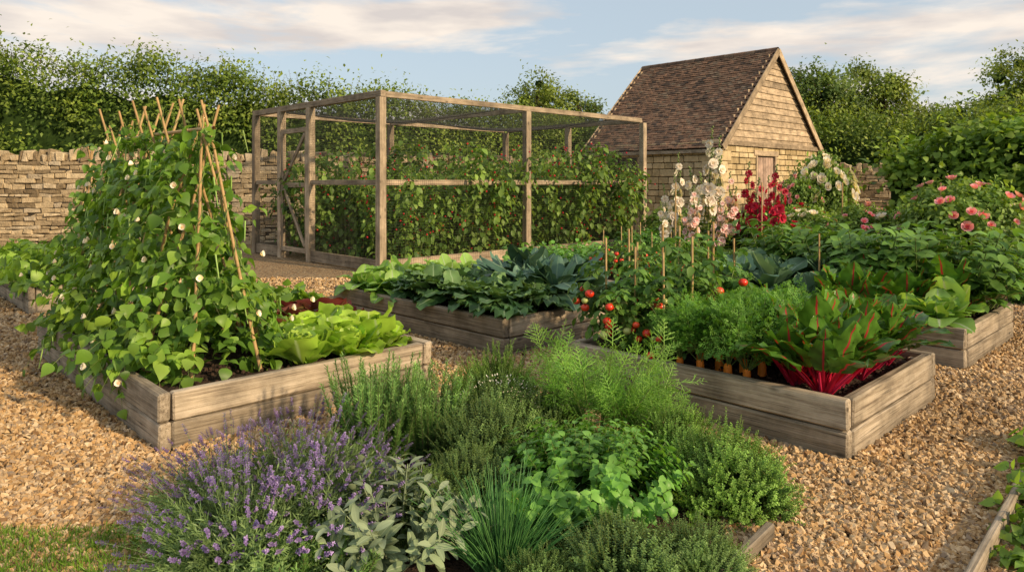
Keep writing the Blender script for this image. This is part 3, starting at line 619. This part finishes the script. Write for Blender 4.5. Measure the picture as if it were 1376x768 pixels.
hedge('climbing_vine',[(10.1,18.6),(12.5,16.6),(17,15.0)],.8,ip([0,.2,.5,1],[1.9,2.6,2.7,3.1]),420,12000,.25,.16,M_vine,T=T_heart,shoots=50,sh_h=.5)
hedge('distant_woodland',[(-60,60),(-20,58),(20,60),(70,55)],4,ip([0,.4,.6,1],[7,5,6,8]),1500,26000,.9,.6,M_tree2)
def boxh(p0,p1,h=.42,w=.2): 
    n=int(np.hypot(p1[0]-p0[0],p1[1]-p0[1])*5200); hedge('box_hedge',[p0,p1],w,ip([0,1],[h,h]),n//12,n,.035,.035,M_box,bl=.2)
boxh((1.9,11.8),(4.1,9.9)); boxh((4.5,10.6),(6.0,9.1),.42); boxh((6.2,8.8),(7.8,7.3),.4)
# ---------------------------------------------------------------- trees
def tree(name,loc,H,cr,n,ls,mat,nl=14,flat=1.0):
    m=MB(); P=A([[0,0,0],[.05,.02,H*.2],[-.05,.05,H*.4],[.08,0,H*.6],[0,0,H*.85]]); tubes(m,P,H*.035,H*.008,8,1)
    el=[]
    for i in range(nl):
        a=i*2.4+R(); hz=H*(.32+.6*(i/nl))*U(.93,1.06); r=cr*(.55+.45*R())*(1-.6*(i/nl)); c=A([math.cos(a)*r,math.sin(a)*r,hz])
        st=A([0,0,hz-.25*H*.6]); tubes(m,A([st,(st+c)/2+A([0,0,.1*H*.3]),c]),H*.012,H*.004,5,1)
        e=cr*U(.2,.44); el.append((*c,e,e,e*flat*.8))
    el.append((0,0,H*.6,cr*.5,cr*.5,H*.2))
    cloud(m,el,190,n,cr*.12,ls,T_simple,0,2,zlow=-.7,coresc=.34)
    S=(np.stack([U(-.5,.5,40)*cr,U(-.5,.5,40)*cr,U(.6,.85,40)*H],1),norm(np.stack([rng.normal(0,.5,40),rng.normal(0,.5,40),np.ones(40)],1)),U(.6,1.3,40)*cr*.35,U(0,.2,40)); stemtube(m,S,.015,.005,4,3,1); leafy(m,S,T_simple,22,.1,1,ls*.9,60,0,vlo=.3)
    place(name,m.mesh(name,[mat,M_bark,M_core]),loc,R()*6)
tree('tree',(1.2,34,0),7.0,2.2,11000,.15,M_tree); tree('tree',(3.4,35,0),6.2,1.9,8000,.15,M_tree2)
tree('tree',(13.4,30,0),6.9,2.3,13000,.15,M_tree2); tree('tree',(16.2,31,0),6.9,2.0,12000,.15,M_tree); tree('tree',(11.8,31,0),7.1,1.6,9000,.15,M_tree)
tree('tree',(18.9,31,0),5.2,2.2,10000,.15,M_tree2); tree('tree',(21.8,30,0),7.3,2.4,14000,.15,M_tree); tree('tree',(25,29,0),6.9,2.6,10000,.15,M_tree2)
hedge('shrubbery',[(10.5,27.5),(14,26),(22,22)],1.3,ip([0,.3,1],[4.0,3.7,4.0]),500,19000,.3,.13,M_hedge,shoots=80,sh_h=.9)
# ---------------------------------------------------------------- bean frame (bed B)
FB=BEDS['B'][0]
m=MB(); LV=2.2; hw=.36; HT=1.58
ys=np.linspace(0,LV,8); cane=[]
for i,yv in enumerate(ys):
    for s in(-1,1):
        b=A([s*hw+U(-.03,.03),yv-.12*(s)+U(-.03,.03),0]); top=A([-s*.09+U(-.03,.03),yv+U(-.06,.06),HT+U(.1,.3)]); cane.append((b,top))
for dx in(-.22,.22): cane.append((A([dx,-.36,0]),A([U(-.05,.05),.05,HT+U(.15,.27)])))
cane=A(cane); P=cane[:,:1]+(cane[:,1:]-cane[:,:1])*np.linspace(0,1,6)[None,:,None]; P[:,1:-1]+=rng.normal(0,.006,(len(P),4,3)); tubes(m,P,.013,.009,6,2)
tubes(m,A([[0,-.15,HT+.0],[.01,LV/2,HT+.015],[0,LV+.15,HT]]),.013,.011,6,2)
for (b,t) in cane:
    s=np.linspace(0,1,46); c=b+(t-b)*s[:,None]*.97; ph=s*44+R()*6; c=c+np.stack([np.cos(ph),np.sin(ph),0*ph],1)*.019; tubes(m,c,.004,.0025,4,1)
def frame_pts(n,zpow=.9):
    y_=U(-.32,LV+.14,n); f=R(n)**zpow; side=np.where(R(n)<.5,-1,1.)
    w_=hw*(1-f)*1.05+.04+.12*np.sin(f*9+y_*5)*(1-f); bulk=.12*(f<.3)
    x_=side*(w_+bulk*R(n)); z_=f*HT*(.93+.09*np.sin(y_*6)); endf=np.clip((0-y_)/.3,0,1); 
    x_=np.where(y_<0,x_*(1-.35*endf),x_); z_=np.where(y_<0,z_*(1-.55*endf),z_)
    nx=np.stack([side*1.0,np.where(y_<.05,-1.3,0)+rng.normal(0,.3,n),np.full(n,.35)],1)
    return np.stack([x_,y_,z_],1)+rng.normal(0,.05,(n,3)),norm(nx)
p,nn=frame_pts(1350,1.1)
d=norm(nn*.7+rng.normal(0,.6,(len(p),3))+A([0,0,.1]))
compound(m,T_bean,p,d,U(.05,.17,len(p)),1,.09,0,1,.5,.0022,up=norm(nn*.9+.5*ZUP+rng.normal(0,.5,(len(p),3))))
p,nn=frame_pts(450,1.3); d=norm(nn*.5+rng.normal(0,.5,(len(p),3))+A([0,0,-.4])); leaves(m,T_heart,p-nn*.08,d,nn,U(.07,.12,len(p)),0,1,R(len(p))*.4)
n=260; p=np.stack([U(-.42,.55,n),U(-.42,LV+.15,n),U(.03,.28,n)],1); ph=R(n)*6.28; d=np.stack([np.cos(ph),np.sin(ph),U(-.1,.6,n)],1); compound(m,T_bean,p,d,U(.05,.1,n),1,.09,0,1)
n=100; p,nn=frame_pts(n); p=p+nn*.08; S=(p,norm(nn*.15+rng.normal(0,.12,(n,3))+A([0,0,-1])),U(.12,.22,n),np.zeros(n)); stemtube(m,S,.0065,.003,4,5,3)
n=80; p,nn=frame_pts(n); p=p+nn*.15
for c,f in zip(p,nn): flower(m,c,f,.055,4,6,2,60)
n=34; S=(np.stack([U(-.1,.1,n),U(0,LV,n),np.full(n,HT*.93)],1),norm(rng.normal(0,.35,(n,3))+A([0,0,1])),U(.12,.34,n),U(0,.6,n)); stemtube(m,S,.003,.002,5,3,1); leafy(m,S,T_heart,5,.2,1,.07,65,0)
fr=empty('runner_bean_frame',pt(FB,.50,.66,SZ),ROT)
o=place('runner_bean_vines',m.mesh('beans',[M_bean,M_stem,M_cane,M_pod,M_wh]),parent=fr)
def tripod(loc,H):
    m=MB(); c=[]
    for i in range(6):
        a=i*6.283/6+.3; c.append((A([math.cos(a)*.35,math.sin(a)*.35,0]),A([-math.cos(a)*.05,-math.sin(a)*.05,H+U(0,.15)])))
    c=A(c); tubes(m,c,.011,.009,6,2); n=90; f=R(n)**1.3*.7; a=R(n)*6.28; p=np.stack([np.cos(a)*.36*(1-f),np.sin(a)*.36*(1-f),f*H],1); dd=np.stack([np.cos(a),np.sin(a),U(-.3,.5,n)],1); compound(m,T_heart,p,dd,.08,1,.09,0,1)
    place('bean_tripod',m.mesh('tripod',[M_bean,M_stem,M_cane]),loc)
tripod((-5.0,8.75,SZ),1.65); tripod((-5.9,9.9,SZ),1.6)
# ---------------------------------------------------------------- vegetables
def lettuce_mesh(mat,nn=34,big=1):
    m=MB(); rosette(m,T_lett,nn,.13*big,.22*big,88,28,(0,0,.01),0,.03,1); return m.mesh('lettuce',[mat])
ml=[lettuce_mesh(M_lett,34) for _ in range(4)]; mr_=[lettuce_mesh(M_rlett,30,.95) for _ in range(2)]
def kale_mesh(T,mat,n,L0,L1,e0,e1,ws=1,stalk=.1):
    m=MB(); tubes(m,A([[0,0,-.05],[0,0,stalk]]),.018,.014,7,1); rosette(m,T,n,L0,L1,e0,e1,(0,0,stalk*.9),0,.02,ws,.16); return m.mesh('brassica',[mat,M_stem])
mk=[kale_mesh(T_kale,M_kale,30,.24,.42,88,24,1.1,.07) for _ in range(3)]
mc=[kale_mesh(T_cavolo,M_cav,38,.34,.54,88,25,1.3,.1) for _ in range(2)]
mcab=[kale_mesh(T_cab,M_cab,22,.2,.32,88,24,1.0,.02) for _ in range(3)]
mbl=[kale_mesh(T_cab,M_blue,20,.22,.4,88,22,.95,.1) for _ in range(2)]
def chard_mesh(n=24,L1=.48):
    m=MB(); leaves(m,T_ball,A([[0,0,.03]]),A([[1.,0,0]]),ZUP,.04,1); rosette(m,T_chard,n,.36,L1,88,50,(0,0,.03),0,.045,1.05,.16); 
    S=mkstems(16,.035,3,40,.15,.26,.05,.15); stemtube(m,S,.009,.006,5,6,2); return m.mesh('chard',[M_chard,M_beet,M_redstem])
mch=[chard_mesh() for _ in range(4)]
def carrot_mesh(root=.03):
    m=MB(); tubes(m,A([[0,0,-.08],[0,0,.0],[0,0,.05],[0,0,.075]]),root,root*.85,9,2); leaves(m,T_ball,A([[0,0,.072]]),A([[1.,0,0]]),ZUP,root*.86,2)
    S=mkstems(18,.012,2,44,.36,.54,.12,.36,1,(0,0,.07)); stemtube(m,S,.0034,.0018,6,4,1); leafy(m,S,T_par,9,.36,1,.15,60,0,upz=.8); return m.mesh('carrot',[M_carrot,M_stem,M_orange])
mca=[carrot_mesh() for _ in range(3)]
def tomato_mesh(H=.75,nf=9,seed=0):
    m=MB(); tubes(m,A([[0.02,0,-.05],[.02,.01,H+.12]]),.009,.009,6,3); S0=(np.zeros((3,3)),norm(A([[.05,0,1],[.3,.1,1],[-.25,-.2,1.]])),A([H,H*.75,H*.75]),A([0,.05,.05])); stemtube(m,S0,.009,.004,6,5,1)
    t=U(.24,1,3,26); p,tn=along(S0,t); p=p.reshape(-1,3); ph=R(len(p))*6.28; d=np.stack([np.cos(ph),np.sin(ph),U(.1,.9,len(p))],1); compound(m,T_oval,p,d,U(.12,.24,len(p)),3,.08,0,1,.55,.0025)
    for k in range(nf):
        a=k*6.283/nf+U(-.3,.3); r_=U(.2,.29); c=A([math.cos(a)*r_,math.sin(a)*r_,U(.2,H*.62)])
        for q_ in range(rng.integers(1,4)):
            cc_=c+A([U(-.05,.05),U(-.05,.05),-.055*q_]); g=1 if R()<.18 else 0; s_=U(.026,.038); leaves(m,T_ball,cc_[None],A([[1.,0,0]]),ZUP,s_,5 if g else 4)
            ph=np.arange(5)*1.2566; leaves(m,T_needle,np.repeat(cc_[None]+ZUP*s_*.8,5,0),np.stack([np.cos(ph),np.sin(ph),.3+0*ph],1),ZUP,s_*.9,0,2.0)
            tubes(m,A([cc_+ZUP*s_*.8,c*A([.3,.3,1])+ZUP*.04]),.002,.003,4,1)
    return m.mesh('tomato',[M_tom,M_stem,M_stem,M_cane,M_red,M_grn])
mt=[tomato_mesh() for _ in range(3)]; mt2=[tomato_mesh(.75,4) for _ in range(2)]
def leafyveg(H=.6,T=T_oval,mat=M_bean,ls=.11,n=14,m_=14,br=.12,tilt=35):
    m=MB(); S=mkstems(n,br,0,tilt,H*.7,H,.05,.15); stemtube(m,S,.005,.003,5,4,1); leafy(m,S,T,m_,.2,1,ls,62,0,upz=.6,tip=.8); return m.mesh('leafyveg',[mat,M_stem])
mpep=[leafyveg(.62,T_oval,M_tom,.11,20,18) for _ in range(2)]; mpot=[leafyveg(.42,T_oval,M_mint,.11,18,12,.15,55) for _ in range(2)]; mstr=[leafyveg(.3,T_bean,M_bean,.12,24,7,.14,65) for _ in range(2)]
def put(name,ms,F,u,v,s=1,z=SZ): place(name,ms[rng.integers(len(ms))],pt(F,u,v,z),R()*6.28,s*U(.88,1.12))
for u,v in((1.0,.24),(1.32,.23),(1.64,.26),(1.15,.52),(1.48,.54),(1.72,.6),(1.3,.82),(1.62,.88)): put('lettuce',ml,FB,u,v,1.15)
for u,v in((1.12,1.0),(1.4,1.12),(1.7,1.18),(1.2,1.3),(1.5,1.42)): put('red_lettuce',mr_,FB,u,v,1.3)
for u,v in((1.3,1.7),(1.65,1.7),(1.4,2.0),(1.7,2.05),(1.35,2.35),(1.65,2.45),(1.4,2.75)): put('summer_squash',mstr,FB,u,v,1.1)
FA=BEDS['A'][0]
for u,v,s in((.22,.22,.95),(.45,.22,1.0),(.72,.21,1.0),(.98,.22,1.0),(1.22,.22,.95),(1.36,.3,.8),(.3,.42,1.05),(.6,.42,1.1),(.9,.42,1.05),(1.2,.44,1.05),(1.36,.5,.9)): put('swiss_chard',mch,FA,u,v,s)
for v in(.64,.8,.96,1.1):
    for u in(.15,.36,.58,.82,1.06,1.3): put('carrot',mca,FA,u+U(-.02,.02),v+U(-.03,.03),.9)
for u,v in((.24,1.3),(.22,1.56),(.25,1.8)): put('tomato_plant',mt,FA,u,v,.9)
for u,v in((.62,1.3),(.62,1.6),(.65,1.85),(1.0,1.35),(1.0,1.7),(1.35,1.4),(1.35,1.75)): put('tomato_plant',mt2,FA,u,v,.95)
FC=BEDS['C'][0]
for u,v in((1.35,.25),(1.4,.6),(.98,.3),(1.05,.66),(1.42,.98),(1.08,1.05),(.72,.5)): put('cavolo_nero',mc,FC,u,v,1.0)
for u,v in((.28,.28),(.6,.22),(.28,.62),(.3,.98),(.68,.92),(.3,1.34),(.7,1.3),(.32,1.66),(.72,1.66),(1.1,1.45),(1.42,1.4),(.5,.45),(.5,1.15)): put('curly_kale',mk,FC,u,v,1.0)
for v in(1.95,2.25,2.58):
    for u in(.24,.5,.78,1.06,1.36): put('spring_cabbage',mcab,FC,u,v+U(-.05,.05),1.1)
FD=BEDS['D'][0]
for u,v in((.28,.26),(.56,.24),(.3,.5)): put('romaine_lettuce',mcab,FD,u,v,1.15)
for u,v in((.28,.75),(.3,1.0),(.6,.6),(.6,.95),(.85,.3)): put('rainbow_chard',mch,FD,u,v,1.05)
for u,v in((.3,1.35),(.35,1.75),(.35,2.1),(.72,1.35),(.75,1.75),(.75,2.1)): put('broccoli_plant',mbl,FD,u,v,1.2)
for u,v in((1.1,.3),(1.45,.3),(1.1,.7),(1.45,.75),(1.1,1.1),(1.45,1.2),(1.15,1.55),(1.5,1.65),(1.15,2.0),(1.5,2.1)): put('pepper_plant',mpep,FD,u,v,1.4)
FE=BEDS['E'][0]
for u,v in((.3,.3),(.7,.3),(1.2,.35),(.3,.75),(.75,.8),(1.25,.85)): put('tomato_plant',mt,FE,u,v,.72)
for u,v in((.3,1.2),(.7,1.25),(1.2,1.3),(.3,1.65),(.75,1.7),(1.25,1.75),(.3,2.1),(.75,2.15),(1.25,2.1)): put('potato_plant',mpot,FE,u,v,1.1)
FF_=BEDS['F'][0]
for v in(.3,.75,1.2,1.65,2.1,2.55,2.9):
    for u in(.3,.72,1.15): put('strawberry_plant',mstr,FF_,u,v,1.4)
for x_,y_,h_ in((1.02,6.1,1.1),(1.27,6.0,1.12),(1.62,5.85,1.1),(3.0,6.9,1.0)):
    m=MB(); tubes(m,A([[0,0,-.05],[U(-.02,.02),0,h_]]),.009,.009,6); place('garden_stake',m.mesh('stake',[M_cane]),(x_,y_,0))
# ---------------------------------------------------------------- flower border
sheet('border_soil',[(2.2,11.4),(7.5,7.2),(14.5,7),(14.5,18),(9,20.5),(5.8,19.4),(3.4,16.2)],.02,M_soil)
def shrub_mesh(rx,rz,n,ls,mat,T=T_oval,fl=None,nf=0,fs=.09):
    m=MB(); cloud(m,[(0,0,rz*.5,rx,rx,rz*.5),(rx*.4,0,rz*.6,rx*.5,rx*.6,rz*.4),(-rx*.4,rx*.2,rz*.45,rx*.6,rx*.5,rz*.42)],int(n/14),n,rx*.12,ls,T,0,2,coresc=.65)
    S=mkstems(26,rx*.6,5,40,rz*.8,rz*1.15,.05,.15,.6); stemtube(m,S,.006,.003,5,4,1); leafy(m,S,T,12,.55,1,ls*.9,60,0,vlo=.3,upz=.3)
    for i in range(nf):
        dr=sphdir(1)[0]; dr[2]=abs(dr[2])*.9; dr[1]=-abs(dr[1]) if R()<.6 else dr[1]; c=A([0,0,rz*.5])+dr*A([rx,rx,rz*.5])*U(1.05,1.25); flower(m,c,dr+A([0,0,.3]),fs*U(.7,1.2),3,14,3,75)
    return m.mesh('shrub',[mat,M_stem,M_core]+([fl] if fl else []))
gs=[shrub_mesh(.55,.8,2600,.1,M_vine),shrub_mesh(.5,.7,2600,.08,M_mint),shrub_mesh(.5,.9,3000,.07,M_rasp)]
for x_,y_,s_ in((2.4,12.6,.8),(3.1,13.4,.95),(3.9,14.2,1),(4.6,13.6,.9),(5.3,14.6,1.0),(5.4,12.4,1.0),(6.1,13.2,1.0),(6.8,14.6,1.0),(4.2,15.5,1.1),(5.6,16.4,1.1),(7.4,12.6,.9),(8.2,14.2,1.1),(8.6,11.2,.9),(9.4,12.6,1.2),(6.4,17.6,1.0),(7.7,10.3,.85),(8.9,16.2,1.2),(3.4,15.2,1.1),(4.9,12.6,.9),(6.75,9.45,.95)):
    place('border_shrub',gs[rng.integers(3)],(x_,y_,0),R()*6,s_*U(.9,1.1))
rp_=shrub_mesh(.7,1.3,4500,.075,M_rasp,T_oval,M_pk,34,.095); rw_=shrub_mesh(.55,1.0,3500,.07,M_rasp,T_oval,M_wh,40,.11); rr_=shrub_mesh(.6,1.4,3800,.075,M_rasp,T_oval,M_pk,26,.1); rl_=shrub_mesh(.5,.9,3000,.07,M_vine,T_oval,M_lpk,30,.09); re_=shrub_mesh(.5,.9,3000,.07,M_vine,T_oval,M_rd,30,.1)
place('rose_bush',rp_,(7.0,11.0,0),.3,1.15); place('rose_bush',rr_,(5.9,12.0,0),1,.8); place('white_rose_bush',rw_,(6.3,11.6,0),2,.95)
place('white_rose_bush',rw_,(7.6,17.4,0),0,(1.25,1.25,2.05)); place('rose_bush',rr_,(6.9,16.9,0),4,(.8,.8,1.15)); place('white_rose_bush',rw_,(8.6,12.2,0),2.4,1.1)
place('pink_flower_shrub',rl_,(4.3,13.4,0),2,.9); place('red_flower_shrub',re_,(4.8,12.3,0),1,.85); place('white_rose_bush',rw_,(5.4,12.9,0),3,.95); place('red_flower_shrub',re_,(5.9,14.4,0),3,1.1)
def holly_mesh(mat,H,fs=.17):
    m=MB(); k=3; S=(rng.normal(0,.06,(k,3))*A([1,1,0]),norm(A([[.04,.02,1.],[.12,-.05,1],[-.11,.02,1]])),A([H,H*.85,H*.72]),A([.02]*k)); stemtube(m,S,.012,.006,8,6,1)
    p,tn=along(S,np.linspace(.04,.92,24)[None].repeat(k,0)); p=p.reshape(-1,3); ph=np.arange(len(p))*2.4; leaves(m,T_heart,p,np.stack([np.cos(ph),np.sin(ph),.3+0*ph],1),ZUP,np.tile(np.linspace(.3,.07,24),k),0,1.15)
    for q in range(k):
        for i in range(8):
            t=.4+.52*(i+R()*.7)/8; c=along(S,np.full((k,1),t))[0][q,0]; a=i*2.4+q; f=A([math.cos(a),math.sin(a)-.5,.15]); flower(m,c+f*.06,f,fs*(1.25-t)+.05,2,8,2,75,T_hpetal)
    p,tn=along(S,np.linspace(.92,1,6)[None].repeat(k,0)); p=p.reshape(-1,3); ph=np.arange(len(p))*2.4; dd=np.stack([np.cos(ph),np.sin(ph),0*ph],1); leaves(m,T_ball8,p+.015*dd,dd,ZUP,.018,1)
    return m.mesh('holly',[M_vine,M_stem,mat])
hh_=[holly_mesh(M_wh,2.45,.2),holly_mesh(M_lpk,2.1),holly_mesh(M_rd,1.95)]
for x_,y_,k_,s_ in((2.9,12.9,0,.85),(3.3,12.4,0,1.03),(3.66,13.1,0,.98),(3.05,12.1,1,.7),(3.85,12.7,1,.82),(4.2,12.8,2,.98),(4.55,12.5,2,.95),(2.7,12.3,0,.68),(4.85,13.3,2,.85),(3.5,12.0,1,.62)):
    place('hollyhock',hh_[k_],(x_,y_,0),U(-.5,.5),s_)
for x_,y_ in((4.2,11.9),(6.6,10.9),(5.6,12.0),(2.7,11.7)):
    m=MB(); tubes(m,A([[0,0,0],[.01,0,1.5]]),.013,.012,6); place('garden_stake',m.mesh('stake',[M_cane]),(x_,y_,0))
# ---------------------------------------------------------------- herb bed
th_=np.linspace(0,6.283,48)[:-1]
sheet('herb_bed_soil',[(-.25+1.22*math.cos(t)+.04*math.sin(5*t),3.0+1.15*math.sin(t)) for t in th_],.014,M_soil)
eb=empty('timber_edging'); 
board(eb,'edging_board',(.5,2.28,.04),(1.08,2.95,.04),.035,.09)
for p0,p1 in(((1.55,2.45),(2.34,3.28)),((2.35,3.3),(3.6,4.55))): board(eb,'edging_board',(*p0,.04),(*p1,.04),.035,.1)
sheet('edge_bed_soil',[(1.6,2.42),(3.6,4.5),(4.6,4.3),(3.4,2.0)],.014,M_soil)
def lavender():
    m=MB(); S=mkstems(360,.17,0,62,.26,.46,.12,.3,.6); stemtube(m,S,.0015,.001,5,3,0); leafy(m,S,T_narrow,30,.1,1,.045,38,0,ws=.9,tip=.8)
    S=mkstems(180,.17,0,56,.4,.62,.06,.22,.6); stemtube(m,S,.0015,.001,7,3,0); leafy(m,S,T_narrow,6,.3,.7,.03,30,0)
    for (t0,t1,mm) in((.9,1,20),(.83,.845,5)): leafy(m,S,T_oval,mm,t0,t1,.013,50,1,ws=1.0,tip=.75)
    return m.mesh('lavender',[M_lavl,M_lavf])
mlv=[lavender() for _ in range(2)]
for x_,y_,s_,k_ in((-1.2,3.1,.88,0),(-.98,3.28,.92,1),(-1.05,2.75,.9,0),(-.82,2.98,.85,1)): place('lavender',mlv[k_],(x_,y_,0),R()*6,s_)
def rosemary(n=100,br=.19,L0=.32,L1=.56,t=18,mm=130):
    m=MB(); S=mkstems(n,br,0,t,L0,L1,.0,.06,.6); stemtube(m,S,.003,.0015,6,4,1); leafy(m,S,T_needle,mm,.08,1,.034,48,0,ws=2.6,tip=.7,vhi=1.1); return m.mesh('rosemary',[M_rosm,M_bark])
mro=rosemary(120)
place('rosemary',mro,(-.72,3.8,0),0,(.95,.95,1.06)); place('rosemary',rosemary(40,.2,.14,.24,30,80),(-.72,2.45,0),0,1)
place('rosemary',mro,(-.5,3.9,0),2,.9)
def dome(n,Rr,T,mm,ll,mat,ws=1.0,sl_=(.06,.13),hz=1.0,ang=52):
    m=MB(); dr=sphdir(n*3); dr=dr[dr[:,2]>-.08][:n]; n=len(dr)
    lump=1+.10*np.sin(dr[:,0]*6+dr[:,1]*4)+.08*np.sin(dr[:,1]*9-dr[:,2]*5)
    p0=dr*A([Rr,Rr,Rr*hz])*(lump*U(.55,.88,n))[:,None]; p0[:,2]=np.maximum(p0[:,2],.005)
    d=norm(dr*.8+ZUP*.55+rng.normal(0,.3,(n,3))); S=(p0,d,U(*sl_,n),U(0,.1,n)); stemtube(m,S,.0014,.0008,3,3,1); leafy(m,S,T,mm,.05,1,ll,ang,0,ws=ws)
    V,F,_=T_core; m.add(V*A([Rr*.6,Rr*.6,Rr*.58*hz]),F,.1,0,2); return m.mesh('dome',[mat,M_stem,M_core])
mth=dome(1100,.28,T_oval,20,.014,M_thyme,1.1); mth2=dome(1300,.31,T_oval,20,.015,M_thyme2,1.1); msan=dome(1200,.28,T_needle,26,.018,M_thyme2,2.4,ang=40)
place('thyme',mth,(-.15,3.68,0),0,(1,1,1.15)); place('santolina',msan,(-.1,4.35,0),0,(1.15,1.05,1.45)); place('thyme',mth,(.4,2.58,0),2,(1.05,1,.85)); place('thyme',mth,(.7,2.64,0),1,.72)
place('creeping_thyme',mth2,(1.0,3.3,0),1,(1.0,1.0,1.05)); place('creeping_thyme',mth2,(.85,3.68,0),3,(.85,.85,1.0)); place('thyme',mth,(.2,4.0,0),4,(.8,.8,1.1)); place('thyme',mth,(-.4,3.0,0),4,(.7,.7,.9))
place('thyme',mth,(-.2,3.25,0),4,(.8,.8,.9)); place('thyme',mth,(.1,2.5,0),1,.6)
ft=place('flowering_thyme',mth,(-.06,3.98,0),1,(1.05,1.05,1.25))
m=MB(); n=420; dr=sphdir(n*2); dr=dr[dr[:,2]>.15][:n]; leaves(m,T_oval,dr*U(.29,.33,len(dr))[:,None],dr,ZUP,.011,0); place('flowers',m.mesh('tf',[M_wh]),parent=ft)
def sage():
    m=MB(); S=mkstems(56,.12,0,58,.26,.4,.03,.12,.6); stemtube(m,S,.003,.002,5,4,1); leafy(m,S,T_sage,13,.25,1,.105,52,0,ws=1.0,tip=.75,upz=.3); return m.mesh('sage',[M_sage,M_sage])
msg=sage(); place('sage',msg,(-.47,2.82,0),0,1.0)
def mint():
    m=MB(); S=mkstems(120,.19,0,50,.3,.44,.03,.12,.6); stemtube(m,S,.002,.0015,5,4,1); leafy(m,S,T_mint,16,.3,1,.058,66,0,tip=.75,upz=.5)
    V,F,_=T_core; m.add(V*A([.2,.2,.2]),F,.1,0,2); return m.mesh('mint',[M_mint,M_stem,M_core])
mmi=mint(); place('mint',mmi,(.33,3.15,0),0,1.05); place('mint',mmi,(.45,3.45,0),2,.85)
m=MB(); S=mkstems(360,.11,0,36,.3,.48,.1,.42,.6); stemtube(m,S,.003,.0009,9,4,0); place('chives',m.mesh('chives',[M_chive]),(-.04,2.76,0))
def fennel():
    m=MB(); S=mkstems(17,.08,0,40,.36,.66,.02,.1); stemtube(m,S,.005,.0025,6,5,1); leafy(m,S,T_fen,13,.25,1.0,.2,40,0,tip=.8,upz=.3); return m.mesh('fennel',[M_fen,M_stem])
place('fennel',fennel(),(.48,3.98,0),0,1.08); place('fennel',fennel(),(.72,4.05,0),2,.85)
m=MB(); n=34000; x=U(-3.3,-1.1,n); y=U(2.1,3.3,n); k=(y<3.08+.08*np.sin(x*4)); x=x[k];y=y[k];n=len(x); d=norm(np.stack([rng.normal(0,.4,n),rng.normal(0,.4,n),np.ones(n)],1)); leaves(m,leaf_t([(0,.04),(.5,.035),(1,.005)],.1,.9),np.stack([x,y,0*x+.01],1),d,sphdir(n),U(.03,.06,n),0); place('lawn_grass',m.mesh('lawn',[M_grass]))
sheet('lawn',[(-3.4,2.0),(-1.2,2.0),(-1.2,3.02),(-2.2,3.08),(-3.4,3.02)],.012,M_gground)
for x_,y_,s_ in((2.42,3.12,.8),(2.65,3.4,.9),(2.2,2.88,.7),(3.05,3.75,1.1),(2.0,2.65,.6),(2.3,2.7,.8)): place('strawberry_plant',mstr[rng.integers(2)],(x_,y_,0),R()*6,s_*.8)
print('polys', sum(len(o.data.polygons) for o in bpy.data.objects if o.type=='MESH'))
